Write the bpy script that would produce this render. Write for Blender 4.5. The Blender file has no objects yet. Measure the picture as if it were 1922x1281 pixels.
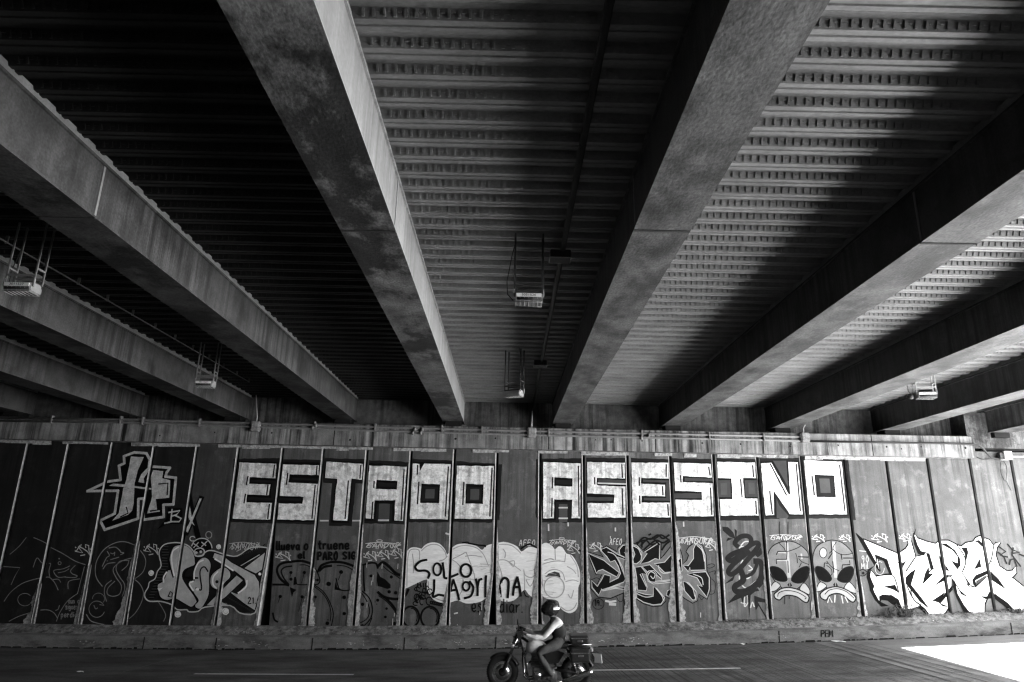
import bpy, bmesh, math, random
from mathutils import Vector, Matrix
from mathutils.geometry import tessellate_polygon
random.seed(7)
R = math.radians
sc = bpy.context.scene
COL = sc.collection
# ------------------------------------------------------------------ camera
IW, IH, FPX = 1922.0, 1281.0, 1264.9
CAMZ = 2.63
rot = Matrix.Rotation(R(-0.264), 3, 'Z') @ Matrix.Rotation(R(90 + 16.22), 3, 'X') @ Matrix.Rotation(R(1.13), 3, 'Z')
CAMP = Vector((0, 0, CAMZ))
cam = bpy.data.cameras.new('camera'); camo = bpy.data.objects.new('camera', cam); COL.objects.link(camo)
cam.sensor_width = 36; cam.lens = FPX / IW * 36; cam.clip_start = .05; cam.clip_end = 2000
camo.matrix_world = Matrix.Translation(CAMP) @ rot.to_4x4()
sc.camera = camo
def ray(px, py):
    return rot @ Vector((px - IW / 2, -(py - IH / 2), -FPX))
def onY(px, py, Y):
    d = ray(px, py); return CAMP + d * (Y / d.y)
def onZ(px, py, Z):
    d = ray(px, py); return CAMP + d * ((Z - CAMZ) / d.z)
D = 18.0            # distance of the painted wall face
KY = 17.6           # kerb front
def poly2(pts):     # least squares quadratic
    import itertools
    n = 3
    A = [[sum(x ** (i + j) for x, y in pts) for j in range(n)] for i in range(n)]
    b = [sum(y * x ** i for x, y in pts) for i in range(n)]
    M = Matrix(A); v = M.inverted() @ Vector(b)
    return lambda x: v[0] + v[1] * x + v[2] * x * x
_rp = [onY(x, y, KY) for x, y in ((0, 1217), (250, 1218), (480, 1219), (760, 1219), (1000, 1218), (1250, 1214), (1500, 1207), (1700, 1199), (1922, 1190))]
_rz = poly2([(p.x, p.z) for p in _rp])
def roadz(X):
    if X < -14: return _rz(-14)
    if X > 15: return _rz(15) + (X - 15) * .012
    return _rz(X)
def onRoad(px, py, lift=0.0):
    z = 0
    for _ in range(25):
        p = onZ(px, py, z); z = roadz(p.x)
    p.z = z + lift
    return p
# ------------------------------------------------------------------ materials
MATS = {}
def nd(t, kind, **kw):
    n = t.nodes.new(kind)
    for k, v in kw.items(): setattr(n, k, v)
    return n
def mat(name, base, var=.25, scale=3.0, rough=.85, bump=.15, fine=60.0, streak=0.0, streak_dark=.35, spec=.3, metal=0.0,
        blotch=None, stretch=(1, 1, 1), bscale=1.0):
    """grey procedural surface: broad mottling + fine grain + optional vertical run stains"""
    if name in MATS: return MATS[name]
    m = bpy.data.materials.new(name); m.use_nodes = True; t = m.node_tree; L = t.links.new
    b = t.nodes['Principled BSDF']
    b.inputs['Roughness'].default_value = rough; b.inputs['Metallic'].default_value = metal
    b.inputs['Specular IOR Level'].default_value = spec
    g = nd(t, 'ShaderNodeTexCoord')
    mp = nd(t, 'ShaderNodeMapping'); mp.inputs['Scale'].default_value = stretch
    L(g.outputs['Object'], mp.inputs['Vector'])
    n1 = nd(t, 'ShaderNodeTexNoise'); n1.inputs['Scale'].default_value = scale; n1.inputs['Detail'].default_value = 8; n1.inputs['Roughness'].default_value = .62
    n2 = nd(t, 'ShaderNodeTexNoise'); n2.inputs['Scale'].default_value = fine; n2.inputs['Detail'].default_value = 4
    L(mp.outputs[0], n1.inputs['Vector']); L(mp.outputs[0], n2.inputs['Vector'])
    r1 = nd(t, 'ShaderNodeMapRange'); r1.inputs[1].default_value = .3; r1.inputs[2].default_value = .7
    r1.inputs[3].default_value = 1 - var; r1.inputs[4].default_value = 1 + var
    L(n1.outputs['Fac'], r1.inputs[0])
    r2 = nd(t, 'ShaderNodeMapRange'); r2.inputs[1].default_value = .3; r2.inputs[2].default_value = .7
    r2.inputs[3].default_value = 1 - var * .6; r2.inputs[4].default_value = 1 + var * .6
    L(n2.outputs['Fac'], r2.inputs[0])
    mu = nd(t, 'ShaderNodeMath', operation='MULTIPLY'); L(r1.outputs[0], mu.inputs[0]); L(r2.outputs[0], mu.inputs[1])
    val = mu
    if streak:
        ms = nd(t, 'ShaderNodeMapping'); ms.inputs['Scale'].default_value = (7.5, 7.5, .28); L(g.outputs['Object'], ms.inputs['Vector'])
        ns = nd(t, 'ShaderNodeTexNoise'); ns.inputs['Scale'].default_value = 1.0; ns.inputs['Detail'].default_value = 7; ns.inputs['Roughness'].default_value = .7
        L(ms.outputs[0], ns.inputs['Vector'])
        rs = nd(t, 'ShaderNodeMapRange'); rs.inputs[1].default_value = .4; rs.inputs[2].default_value = .62
        rs.inputs[3].default_value = 1 + streak; rs.inputs[4].default_value = streak_dark
        L(ns.outputs['Fac'], rs.inputs[0])
        # the runs come and go along the surface
        nm = nd(t, 'ShaderNodeTexNoise'); nm.inputs['Scale'].default_value = .55; nm.inputs['Detail'].default_value = 3; L(g.outputs['Object'], nm.inputs['Vector'])
        rm = nd(t, 'ShaderNodeMapRange'); rm.inputs[1].default_value = .36; rm.inputs[2].default_value = .54; L(nm.outputs['Fac'], rm.inputs[0])
        mx = nd(t, 'ShaderNodeMix'); mx.data_type = 'FLOAT'; L(rm.outputs[0], mx.inputs[0]); mx.inputs[2].default_value = 1.0; L(rs.outputs[0], mx.inputs[3])
        m2 = nd(t, 'ShaderNodeMath', operation='MULTIPLY'); L(val.outputs[0], m2.inputs[0]); L(mx.outputs[0], m2.inputs[1]); val = m2
    if blotch:                                   # (scale, lo, hi, factor): worn or dirty patches with an edge
        nb = nd(t, 'ShaderNodeTexNoise'); nb.inputs['Scale'].default_value = blotch[0]; nb.inputs['Detail'].default_value = 10; nb.inputs['Roughness'].default_value = .7
        L(mp.outputs[0], nb.inputs['Vector'])
        rb = nd(t, 'ShaderNodeMapRange'); rb.inputs[1].default_value = blotch[1]; rb.inputs[2].default_value = blotch[2]
        rb.inputs[3].default_value = 1.0; rb.inputs[4].default_value = blotch[3]
        L(nb.outputs['Fac'], rb.inputs[0])
        m3 = nd(t, 'ShaderNodeMath', operation='MULTIPLY'); L(val.outputs[0], m3.inputs[0]); L(rb.outputs[0], m3.inputs[1]); val = m3
    m4 = nd(t, 'ShaderNodeMath', operation='MULTIPLY'); L(val.outputs[0], m4.inputs[0]); m4.inputs[1].default_value = base
    cc = nd(t, 'ShaderNodeCombineColor')
    for k in range(3): L(m4.outputs[0], cc.inputs[k])
    L(cc.outputs[0], b.inputs['Base Color'])
    if bump:
        ad = nd(t, 'ShaderNodeMath', operation='ADD'); L(n1.outputs['Fac'], ad.inputs[0]); L(n2.outputs['Fac'], ad.inputs[1])
        bp = nd(t, 'ShaderNodeBump'); bp.inputs['Strength'].default_value = bump; bp.inputs['Distance'].default_value = .02 * bscale
        L(ad.outputs[0], bp.inputs['Height']); L(bp.outputs[0], b.inputs['Normal'])
    MATS[name] = m
    return m
# ------------------------------------------------------------------ mesh collector
class MB:
    def __init__(s): s.v = []; s.f = []; s.m = []; s.mats = []; s.sm = []
    def mi(s, m):
        if m not in s.mats: s.mats.append(m)
        return s.mats.index(m)
    def add(s, vs, fs, m, smooth=False):
        o = len(s.v); k = s.mi(m); s.v += [tuple(v) for v in vs]
        for f in fs: s.f.append(tuple(i + o for i in f)); s.m.append(k); s.sm.append(smooth)
    def box(s, a, b, m, M=None):
        x0, y0, z0 = a; x1, y1, z1 = b
        vs = [Vector(p) for p in ((x0, y0, z0), (x1, y0, z0), (x1, y1, z0), (x0, y1, z0), (x0, y0, z1), (x1, y0, z1), (x1, y1, z1), (x0, y1, z1))]
        if M: vs = [M @ p for p in vs]
        s.add(vs, [(0, 3, 2, 1), (4, 5, 6, 7), (0, 1, 5, 4), (1, 2, 6, 5), (2, 3, 7, 6), (3, 0, 4, 7)], m)
    def bbox(s, a, b, m, c=.01, M=None):
        """box with chamfered edges along its three axes (8 corners cut)"""
        x0, y0, z0 = a; x1, y1, z1 = b
        bm = bmesh.new(); bmesh.ops.create_cube(bm, size=1)
        for v in bm.verts:
            v.co = Vector(((x0 + x1) / 2 + v.co.x * (x1 - x0), (y0 + y1) / 2 + v.co.y * (y1 - y0), (z0 + z1) / 2 + v.co.z * (z1 - z0)))
        bmesh.ops.bevel(bm, geom=bm.edges[:], offset=c, segments=2, profile=.6, affect='EDGES')
        s.bm(bm, m, M)
    def bm(s, bm, m, M=None, smooth=False):
        bm.verts.ensure_lookup_table(); bm.verts.index_update()
        vs = [(M @ v.co) if M else v.co.copy() for v in bm.verts]
        s.add(vs, [tuple(v.index for v in f.verts) for f in bm.faces], m, smooth); bm.free()
    def tube(s, pts, r, m, n=10, cap=True, smooth=True, rs=None):
        pts = [Vector(p) for p in pts]; vs = []; fs = []
        up = None
        for i, p in enumerate(pts):
            a = pts[max(i - 1, 0)]; b = pts[min(i + 1, len(pts) - 1)]; d = (b - a).normalized()
            if up is None:
                up = Vector((0, 0, 1)) if abs(d.z) < .9 else Vector((1, 0, 0))
            u = (up - d * up.dot(d)).normalized(); w = d.cross(u); up = u
            rr = rs[i] if rs else r
            for k in range(n):
                t = 2 * math.pi * k / n; vs.append(p + (u * math.cos(t) + w * math.sin(t)) * rr)
        for i in range(len(pts) - 1):
            for k in range(n):
                fs.append((i * n + k, i * n + (k + 1) % n, (i + 1) * n + (k + 1) % n, (i + 1) * n + k))
        if cap:
            fs.append(tuple(range(n - 1, -1, -1))); fs.append(tuple((len(pts) - 1) * n + k for k in range(n)))
        s.add(vs, fs, m, smooth)
    def lathe(s, prof, c, axis, m, n=32, smooth=True):
        """prof = (radius, along axis); revolve about axis through c"""
        ax = Vector(axis).normalized(); u = ax.orthogonal().normalized(); w = ax.cross(u); c = Vector(c); vs = []; fs = []
        for (r, h) in prof:
            for k in range(n):
                t = 2 * math.pi * k / n; vs.append(c + ax * h + (u * math.cos(t) + w * math.sin(t)) * r)
        for i in range(len(prof) - 1):
            for k in range(n): fs.append((i * n + k, i * n + (k + 1) % n, (i + 1) * n + (k + 1) % n, (i + 1) * n + k))
        s.add(vs, fs, m, smooth)
    def prism(s, pts, d, m, c=0.0):
        """polygon (list of Vector) extruded by vector d"""
        n = len(pts); vs = [Vector(p) for p in pts] + [Vector(p) + Vector(d) for p in pts]
        tr = tessellate_polygon([[Vector(p) for p in pts]])
        fs = [tuple(t) for t in tr] + [tuple(n + i for i in reversed(t)) for t in tr]
        fs += [(i, (i + 1) % n, n + (i + 1) % n, n + i) for i in range(n)]
        s.add(vs, fs, m)
    def build(s, name, parent=None, loc=None):
        me = bpy.data.meshes.new(name); me.from_pydata(s.v, [], s.f)
        for m in s.mats: me.materials.append(m)
        for p, k, q in zip(me.polygons, s.m, s.sm): p.material_index = k; p.use_smooth = q
        bm = bmesh.new(); bm.from_mesh(me); bmesh.ops.recalc_face_normals(bm, faces=bm.faces); bm.to_mesh(me); bm.free()
        me.update()
        o = bpy.data.objects.new(name, me); COL.objects.link(o)
        if parent: o.parent = parent
        if loc: o.location = loc
        return o
def empty(name, label, cat, loc=(0, 0, 0), group=None):
    o = bpy.data.objects.new(name, None); COL.objects.link(o); o.location = loc; o.empty_display_size = .2
    o['label'] = label; o['category'] = cat
    if group: o['group'] = group
    return o
def tag(o, label, cat, group=None):
    o['label'] = label; o['category'] = cat
    if group: o['group'] = group
    return o
def struct(o, kind='structure'):
    o['kind'] = kind; return o
def copy_tree(o, parent=None):
    c = o.copy(); COL.objects.link(c)
    if parent: c.parent = parent
    for ch in list(o.children): copy_tree(ch, c)
    return c
def smooth_line(pts, n=5, closed=False):
    """Catmull-Rom through 2D points"""
    P = [Vector((p[0], p[1])) for p in pts]
    if len(P) < 3: return P
    out = []; N = len(P)
    for i in range(N if closed else N - 1):
        if closed: a, b, c, d = P[i - 1], P[i], P[(i + 1) % N], P[(i + 2) % N]
        else: a, b, c, d = P[max(i - 1, 0)], P[i], P[i + 1], P[min(i + 2, N - 1)]
        for k in range(n):
            t = k / n
            out.append(.5 * ((2 * b) + (c - a) * t + (2 * a - 5 * b + 4 * c - d) * t * t + (3 * b - a - 3 * c + d) * t ** 3))
    if not closed: out.append(P[-1])
    return out
# ------------------------------------------------------------------ retaining wall: panels, cap, kerb
_jt = [-12.66, -11.59, -10.44, -9.33, -8.2, -7.10, -5.93, -4.85, -3.7, -2.53, -1.38, -0.25, 0.89, 2.04, 3.2, 4.34, 5.49, 6.66, 7.83, 8.98, 10.1, 11.2, 12.33, 13.44]
JX = [-17.2, -16.05, -14.9, -13.78] + _jt + [14.57, 15.7, 16.85, 18.0, 19.1, 20.2, 21.3, 22.4]
NEG = 4
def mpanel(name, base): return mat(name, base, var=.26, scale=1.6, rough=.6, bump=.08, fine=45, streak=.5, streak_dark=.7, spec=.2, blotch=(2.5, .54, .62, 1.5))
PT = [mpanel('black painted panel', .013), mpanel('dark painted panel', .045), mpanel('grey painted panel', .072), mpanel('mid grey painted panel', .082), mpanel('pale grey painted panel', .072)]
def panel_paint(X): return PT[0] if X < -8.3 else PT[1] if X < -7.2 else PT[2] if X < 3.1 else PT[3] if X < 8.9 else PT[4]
M_panel = mat('painted panel concrete', .08, var=.16, scale=1.3, rough=.6, bump=.06, fine=35, streak=.35, streak_dark=.78, spec=.2)
M_raw = mat('bare panel edge concrete', .4, var=.35, scale=9, rough=.9, bump=.3)
M_mortar = mat('rough lime mortar', .34, var=.5, scale=16, rough=.95, bump=.7, fine=90, blotch=(7, .5, .62, .45))
M_cap = mat('stained cap concrete', .15, var=.35, scale=4, rough=.9, bump=.25, streak=.8, streak_dark=.1)
M_back = mat('backwall concrete', .11, var=.4, scale=6, rough=.9, bump=.35, streak=.5, streak_dark=.3)
M_wing = mat('weathered wing wall concrete', .09, var=.45, scale=3, rough=.9, bump=.3, streak=.2, streak_dark=.45, blotch=(2.2, .5, .6, .35))
M_kerb = mat('worn kerb concrete', .15, var=.35, scale=3, rough=.9, bump=.2, fine=60, blotch=(2.2, .5, .62, .5), stretch=(.6, 1, 1.6))
M_kerbt = mat('rough kerb top concrete', .19, var=.6, scale=9, rough=.95, bump=.4, fine=70, blotch=(6, .48, .6, .45))
M_kerbp = mat('flaked white kerb paint', .4, var=.5, scale=10, rough=.85, bump=.3)
M_dark = mat('dark gap', .012, var=.2, bump=0, spec=.1)
M_dirt = mat('grimy joint side', .03, var=.4, scale=8, spec=.1)

wall = empty('retaining_wall', 'long graffiti covered concrete panel wall under the overpass', 'wall', (0, D, 0))
def wx(v): return Vector(v) - Vector((0, D, 0))
capbot = poly2([(p.x, p.z) for p in (onY(x, y, D - .3) for x, y in ((0, 823), (250, 829), (480, 834.5), (750, 839), (1010, 843), (1250, 848), (1520, 853), (1660, 858), (1830, 859)))])
captop = poly2([(p.x, p.z) for p in (onY(x, y, D - .3) for x, y in ((0, 782), (250, 786), (480, 792), (750, 798), (1000, 803), (1250, 808), (1520, 813), (1800, 818)))])
def clampx(f, a, b): return lambda x: f(min(max(x, a), b))
capbot = clampx(capbot, -15, 13); captop = clampx(captop, -15, 13)
CAPX1 = onY(1829, 840, D - .3).x
GAP, CH = .042, .024
def pz_bot(X): return roadz(X) + .3
def joint_w(i): return GAP / 2
# corners cut away at the foot of some panels: joint index -> (reach left, reach right, height)
CUT = {NEG + 6: (.11, .13, 2.6), NEG + 11: (.1, .05, 1.4), NEG + 3: (.02, .02, .6), NEG + 12: (.0, .04, 1.0)}
PANELS = []   # flat front faces (convex, X-Z) for clipping paint
def inset(poly, d):
    n = len(poly); out = []
    for i in range(n):
        a, b, c = Vector(poly[i - 1]), Vector(poly[i]), Vector(poly[(i + 1) % n])
        e1 = (b - a).normalized(); e2 = (c - b).normalized()
        n1 = Vector((-e1.y, e1.x)); n2 = Vector((-e2.y, e2.x)); k = 1 + n1.dot(n2)
        out.append(tuple(b + (n1 + n2) * d / max(k, .2)))
    return out
for i in range(len(JX) - 1):
    xl, xr = JX[i] + GAP / 2, JX[i + 1] - GAP / 2
    zt = (capbot((xl + xr) / 2) + .15) if xr < CAPX1 + .3 else capbot(13) + .22
    P = []
    cl, cr = CUT.get(i, (0, 0, 0)), CUT.get(i + 1, (0, 0, 0))
    b0, b1 = pz_bot(xl), pz_bot(xr)
    if cl[1]: P += [(xl, b0 + cl[2]), (xl + cl[1], b0)]
    else: P += [(xl, b0)]
    if cr[0]: P += [(xr - cr[0], b1), (xr, b1 + cr[2])]
    else: P += [(xr, b1)]
    P += [(xr, zt), (xl, zt)]
    F = inset(P, CH); n = len(P)
    PANELS.append(F)
    m = MB()
    tilt = random.uniform(-.004, .004)
    vs = [wx((x, D, z)) for x, z in F] + [wx((x, D + .04, z)) for x, z in P] + [wx((x, D + .2, z)) for x, z in P]
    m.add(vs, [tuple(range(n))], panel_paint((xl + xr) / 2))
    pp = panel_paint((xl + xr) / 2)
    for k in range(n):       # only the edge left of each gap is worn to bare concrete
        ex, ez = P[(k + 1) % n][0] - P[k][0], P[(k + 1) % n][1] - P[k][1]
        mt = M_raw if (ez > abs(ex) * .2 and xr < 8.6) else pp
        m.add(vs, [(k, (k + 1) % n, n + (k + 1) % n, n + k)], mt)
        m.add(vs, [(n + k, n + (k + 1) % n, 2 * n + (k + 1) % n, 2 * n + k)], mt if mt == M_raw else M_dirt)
    m.build('wall_panel', wall)
m = MB(); m.box(wx((-200, D + .21, -.6)), wx((CAPX1 + .4, D + .9, 4.9)), M_dark); m.box(wx((CAPX1 + .4, D + .21, -.6)), wx((40, D + .9, 5.1)), M_dark); m.build('backing', wall)
# left part of the wall beyond the frame
m = MB(); m.box(wx((-200, D, -.6)), wx((JX[0] - .05, D + .2, 5.0)), M_panel); m.build('wall_panel', wall)
# cap beam: a strip following the measured lines, with end face
m = MB(); xs = [-200, -20] + [-16 + k * 1.0 for k in range(int(CAPX1 + 16) + 1)] + [CAPX1]
vs = []; fs = []
for x in xs:
    for (y, z) in ((D - .3, capbot(x)), (D - .3, captop(x) - .02), (D - .27, captop(x)), (D + .75, captop(x)), (D + .75, capbot(x)), (D - .22, capbot(x))):
        vs.append(wx((x, y, z)))
for i in range(len(xs) - 1):
    for k in range(6): fs.append((i * 6 + k, i * 6 + (k + 1) % 6, i * 6 + 6 + (k + 1) % 6, i * 6 + 6 + k))
fs.append(tuple(range((len(xs) - 1) * 6, len(xs) * 6)))
m.add(vs, fs, M_cap)
cap = m.build('cap_beam', wall)
# mortar bead between the cap and the panels: uneven
m = MB(); x = -16.0
while x < CAPX1 - .1:
    w = random.uniform(.25, .8); h = random.uniform(.02, .06); dz = random.uniform(.0, .02)
    if random.random() < .8:
        z = capbot(x) - .03 - dz; z1 = capbot(x + w) - .03 - dz
        m.add([wx(p) for p in ((x, D - .012, z - h), (x + w, D - .012, z1 - h * random.uniform(.5, 1.3)), (x + w, D - .05, z1 + .05), (x, D - .05, z + .05))], [(0, 1, 2, 3)], M_mortar)
    x += w
m.build('mortar_bead', wall)
# tie holes in the cap
m = MB()
for px, py in ((300, 818), (403, 812), (510, 813), (657, 826), (855, 824), (930, 823), (1118, 826), (1147, 826), (1205, 828), (1318, 832), (1390, 834), (1483, 838), (1484, 834), (1573, 836), (1664, 839), (1692, 843), (1729, 839), (1812, 841)):
    p = onY(px, py, D - .3); r = random.uniform(.018, .032)
    m.add([wx((p.x + r * math.cos(a * .785), D - .303, p.z + r * math.sin(a * .785) * random.uniform(.8, 1.2))) for a in range(8)], [tuple(range(8))], M_dark)
m.build('tie_hole', wall)
# construction joints of the cap
m = MB()
for px in (229, 626, 1030, 1230, 1432, 1636):
    p = onY(px, 830, D - .3)
    m.add([wx((p.x - .012, D - .302, capbot(p.x))), wx((p.x + .012, D - .302, capbot(p.x))), wx((p.x + .016, D - .302, captop(p.x) - .02)), wx((p.x - .008, D - .302, captop(p.x) - .02))], [(0, 1, 2, 3)], M_dark)
m.build('cap_seam', wall)
# backwall between the girders
m = MB(); m.box(wx((-200, D + .55, 5.1)), wx((CAPX1 + .3, D + .745, 6.6)), M_back); m.build('backwall', wall)
# wing wall beyond the cap
wing = MB()
zb = onY(1870, 842, D - .06).z
wing.box((CAPX1 + .02, D - .06, zb), (40, D + 1.1, zb + .95), M_wing)
wing.box((CAPX1 + .45, D - .02, zb - .05), (40, D + .2, zb - .004), M_dark)
tag(wing.build('wing_wall'), 'pale weathered concrete wing wall beyond the end of the cap beam', 'wall')
# kerb along the wall foot
k = MB(); xs = [-120, -30] + [-18 + i * .25 for i in range(int(40 / .25))] + [30, 45]
prof = [(KY, -.25), (KY, .255), (KY + .02, .285), (KY + .06, .30), (KY + .1, .315), (D - .06, .47), (D - .03, .485), (D + .1, .49), (D + .1, -.25)]
vs = []; fs = []; n = len(prof)
for i, x in enumerate(xs):
    for (y, z) in prof:
        j = random.uniform(-.004, .004) if z > .2 else 0
        vs.append((x, y + j, roadz(x) + z + j))
for i in range(len(xs) - 1):
    for q in range(n): fs.append((i * n + q, i * n + (q + 1) % n, (i + 1) * n + (q + 1) % n, (i + 1) * n + q))
k.add(vs, [f for j, f in enumerate(fs) if j % n not in (4, 5, 6)], M_kerb); k.add(vs, [f for j, f in enumerate(fs) if j % n in (4, 5, 6)], M_kerbt)
struct(k.build('kerb'))
# flaked remains of white paint, cracks and the crumbled foot of the kerb
k = MB(); d = MB()
for _ in range(64):
    cxx = random.choice((random.uniform(-7, 4), random.uniform(-13, 13))); czz = random.choice((random.gauss(.15, .04), random.gauss(.36, .02)))
    for _ in range(random.randint(1, 9)):
        x = cxx + random.gauss(0, .14); zz = czz + random.gauss(0, .022)
        if zz < .03 or .245 < zz < .33 or zz > .45: continue
        a = random.uniform(.006, .035) * random.choice((1, 1, 1.8)); b = random.uniform(.004, .014)
        slope = zz > .3; yy = KY + .1 + (zz - .315) / .155 * (D - .06 - KY - .1) if slope else KY - .009
        nn = random.randint(5, 9); pts = []
        for q in range(nn):
            t = 2 * math.pi * q / nn; u = math.cos(t) * a * random.uniform(.35, 1); w = math.sin(t) * b * random.uniform(.35, 1)
            pts.append((x + u, yy + (w * 1.9 if slope else 0), roadz(x) + zz + w + (.012 if slope else 0)))
        k.add(pts, [tuple(range(nn))], M_kerbp)
struct(k.build('kerb_paint'))
for px, py0, py1 in ((404, 1196, 1217), (585, 1198, 1217), (268, 1206, 1216), (930, 1197, 1218), (758, 1200, 1217), (1463, 1186, 1208), (1900, 1176, 1192)):
    p = onY(px, py1, KY); z0 = roadz(p.x)
    d.add([(p.x - .012, KY - .008, z0 + .0), (p.x + .015, KY - .008, z0), (p.x + .02, KY - .008, z0 + .27), (p.x - .006, KY - .008, z0 + .27)], [(0, 1, 2, 3)], M_dark)
x = -14
while x < 14.5:
    w = random.uniform(.05, .3); h = random.uniform(.008, .05) if x > -12 else .03
    d.add([(x, KY - .01, roadz(x) - .01), (x + w, KY - .01, roadz(x + w) - .01), (x + w * .9, KY - .01, roadz(x + w) + h), (x + w * .1, KY - .01, roadz(x) + h * random.uniform(.6, 1.2))], [(0, 1, 2, 3)], M_dark)
    x += w * random.uniform(.85, 1.3)
struct(d.build('kerb_seam'))
# ------------------------------------------------------------------ graffiti: real paint films on the panels
ZO = {'A': (150, 820, 6.4067), 'B': (430, 840, 7.3923), 'C': (680, 840, 7.3923), 'D': (1000, 840, 7.3923), 'E': (1250, 840, 7.5333), 'F': (1420, 840, 7.3923),
      'G': (0, 990, 6.4038), 'H': (240, 990, 6.4036), 'I': (490, 1000, 6.7429), 'J': (740, 1000, 6.74), 'K': (900, 1000, 6.7409), 'L': (1090, 980, 6.1), 'M': (1340, 970, 6.1), 'N': (1590, 970, 5.7892)}
P_white = mat('letter white emulsion', .74, var=.26, scale=6, rough=.6, bump=.08, fine=26, streak=.15, streak_dark=.6, blotch=(4.5, .5, .58, .6), spec=.08)
P_black = mat('black spray paint', .004, var=.4, scale=4, rough=.5, bump=.03, spec=.08)
P_dk = mat('dark grey spray paint', .012, var=.25, scale=3, rough=.6, bump=.03, spec=.08)
P_mid = mat('mid grey spray paint', .045, var=.2, scale=3, rough=.6, bump=.03, spec=.08)
P_pale = mat('pale grey spray paint', .42, var=.2, scale=5, rough=.6, bump=.05, streak=.1, streak_dark=.8, spec=.08)
P_chrome = mat('silver spray paint', .46, var=.35, scale=7, rough=.45, bump=.08, fine=30, spec=.08)
P_bub = mat('chalky white bubble paint', .7, var=.14, scale=4, rough=.7, bump=.05, fine=20, stretch=(.5, 1, 2.6), spec=.08)
P_bubl = mat('grey bubble paint line', .34, var=.2, rough=.7, bump=0, spec=.08)
P_chrome2 = mat('light grey graffiti fill', .17, var=.2, scale=5, bump=.03, spec=.08)
P_head = mat('alien grey spray paint', .165, var=.2, scale=4, bump=.03, spec=.08)
P_lip = mat('alien pale spray paint', .36, var=.15, scale=4, bump=.03, spec=.08)
P_deep = mat('deep black spray paint', .006, var=.3, bump=0, spec=.05)
P_pure = mat('fresh white spray paint', .78, var=.06, scale=2, rough=.55, bump=.02, spec=.08)
P_tag = mat('white marker', .5, var=.15, rough=.6, bump=0, spec=.08)
P_faint = mat('thin grey spray line', .22, var=.3, rough=.7, bump=0, spec=.08)
P_ink = mat('faded black spray lettering', .006, var=.4, rough=.6, bump=0, spec=.08)
P_panel2 = mat('repainted grey patch', .066, var=.15, scale=2, rough=.6, bump=.04, spec=.08)

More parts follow.
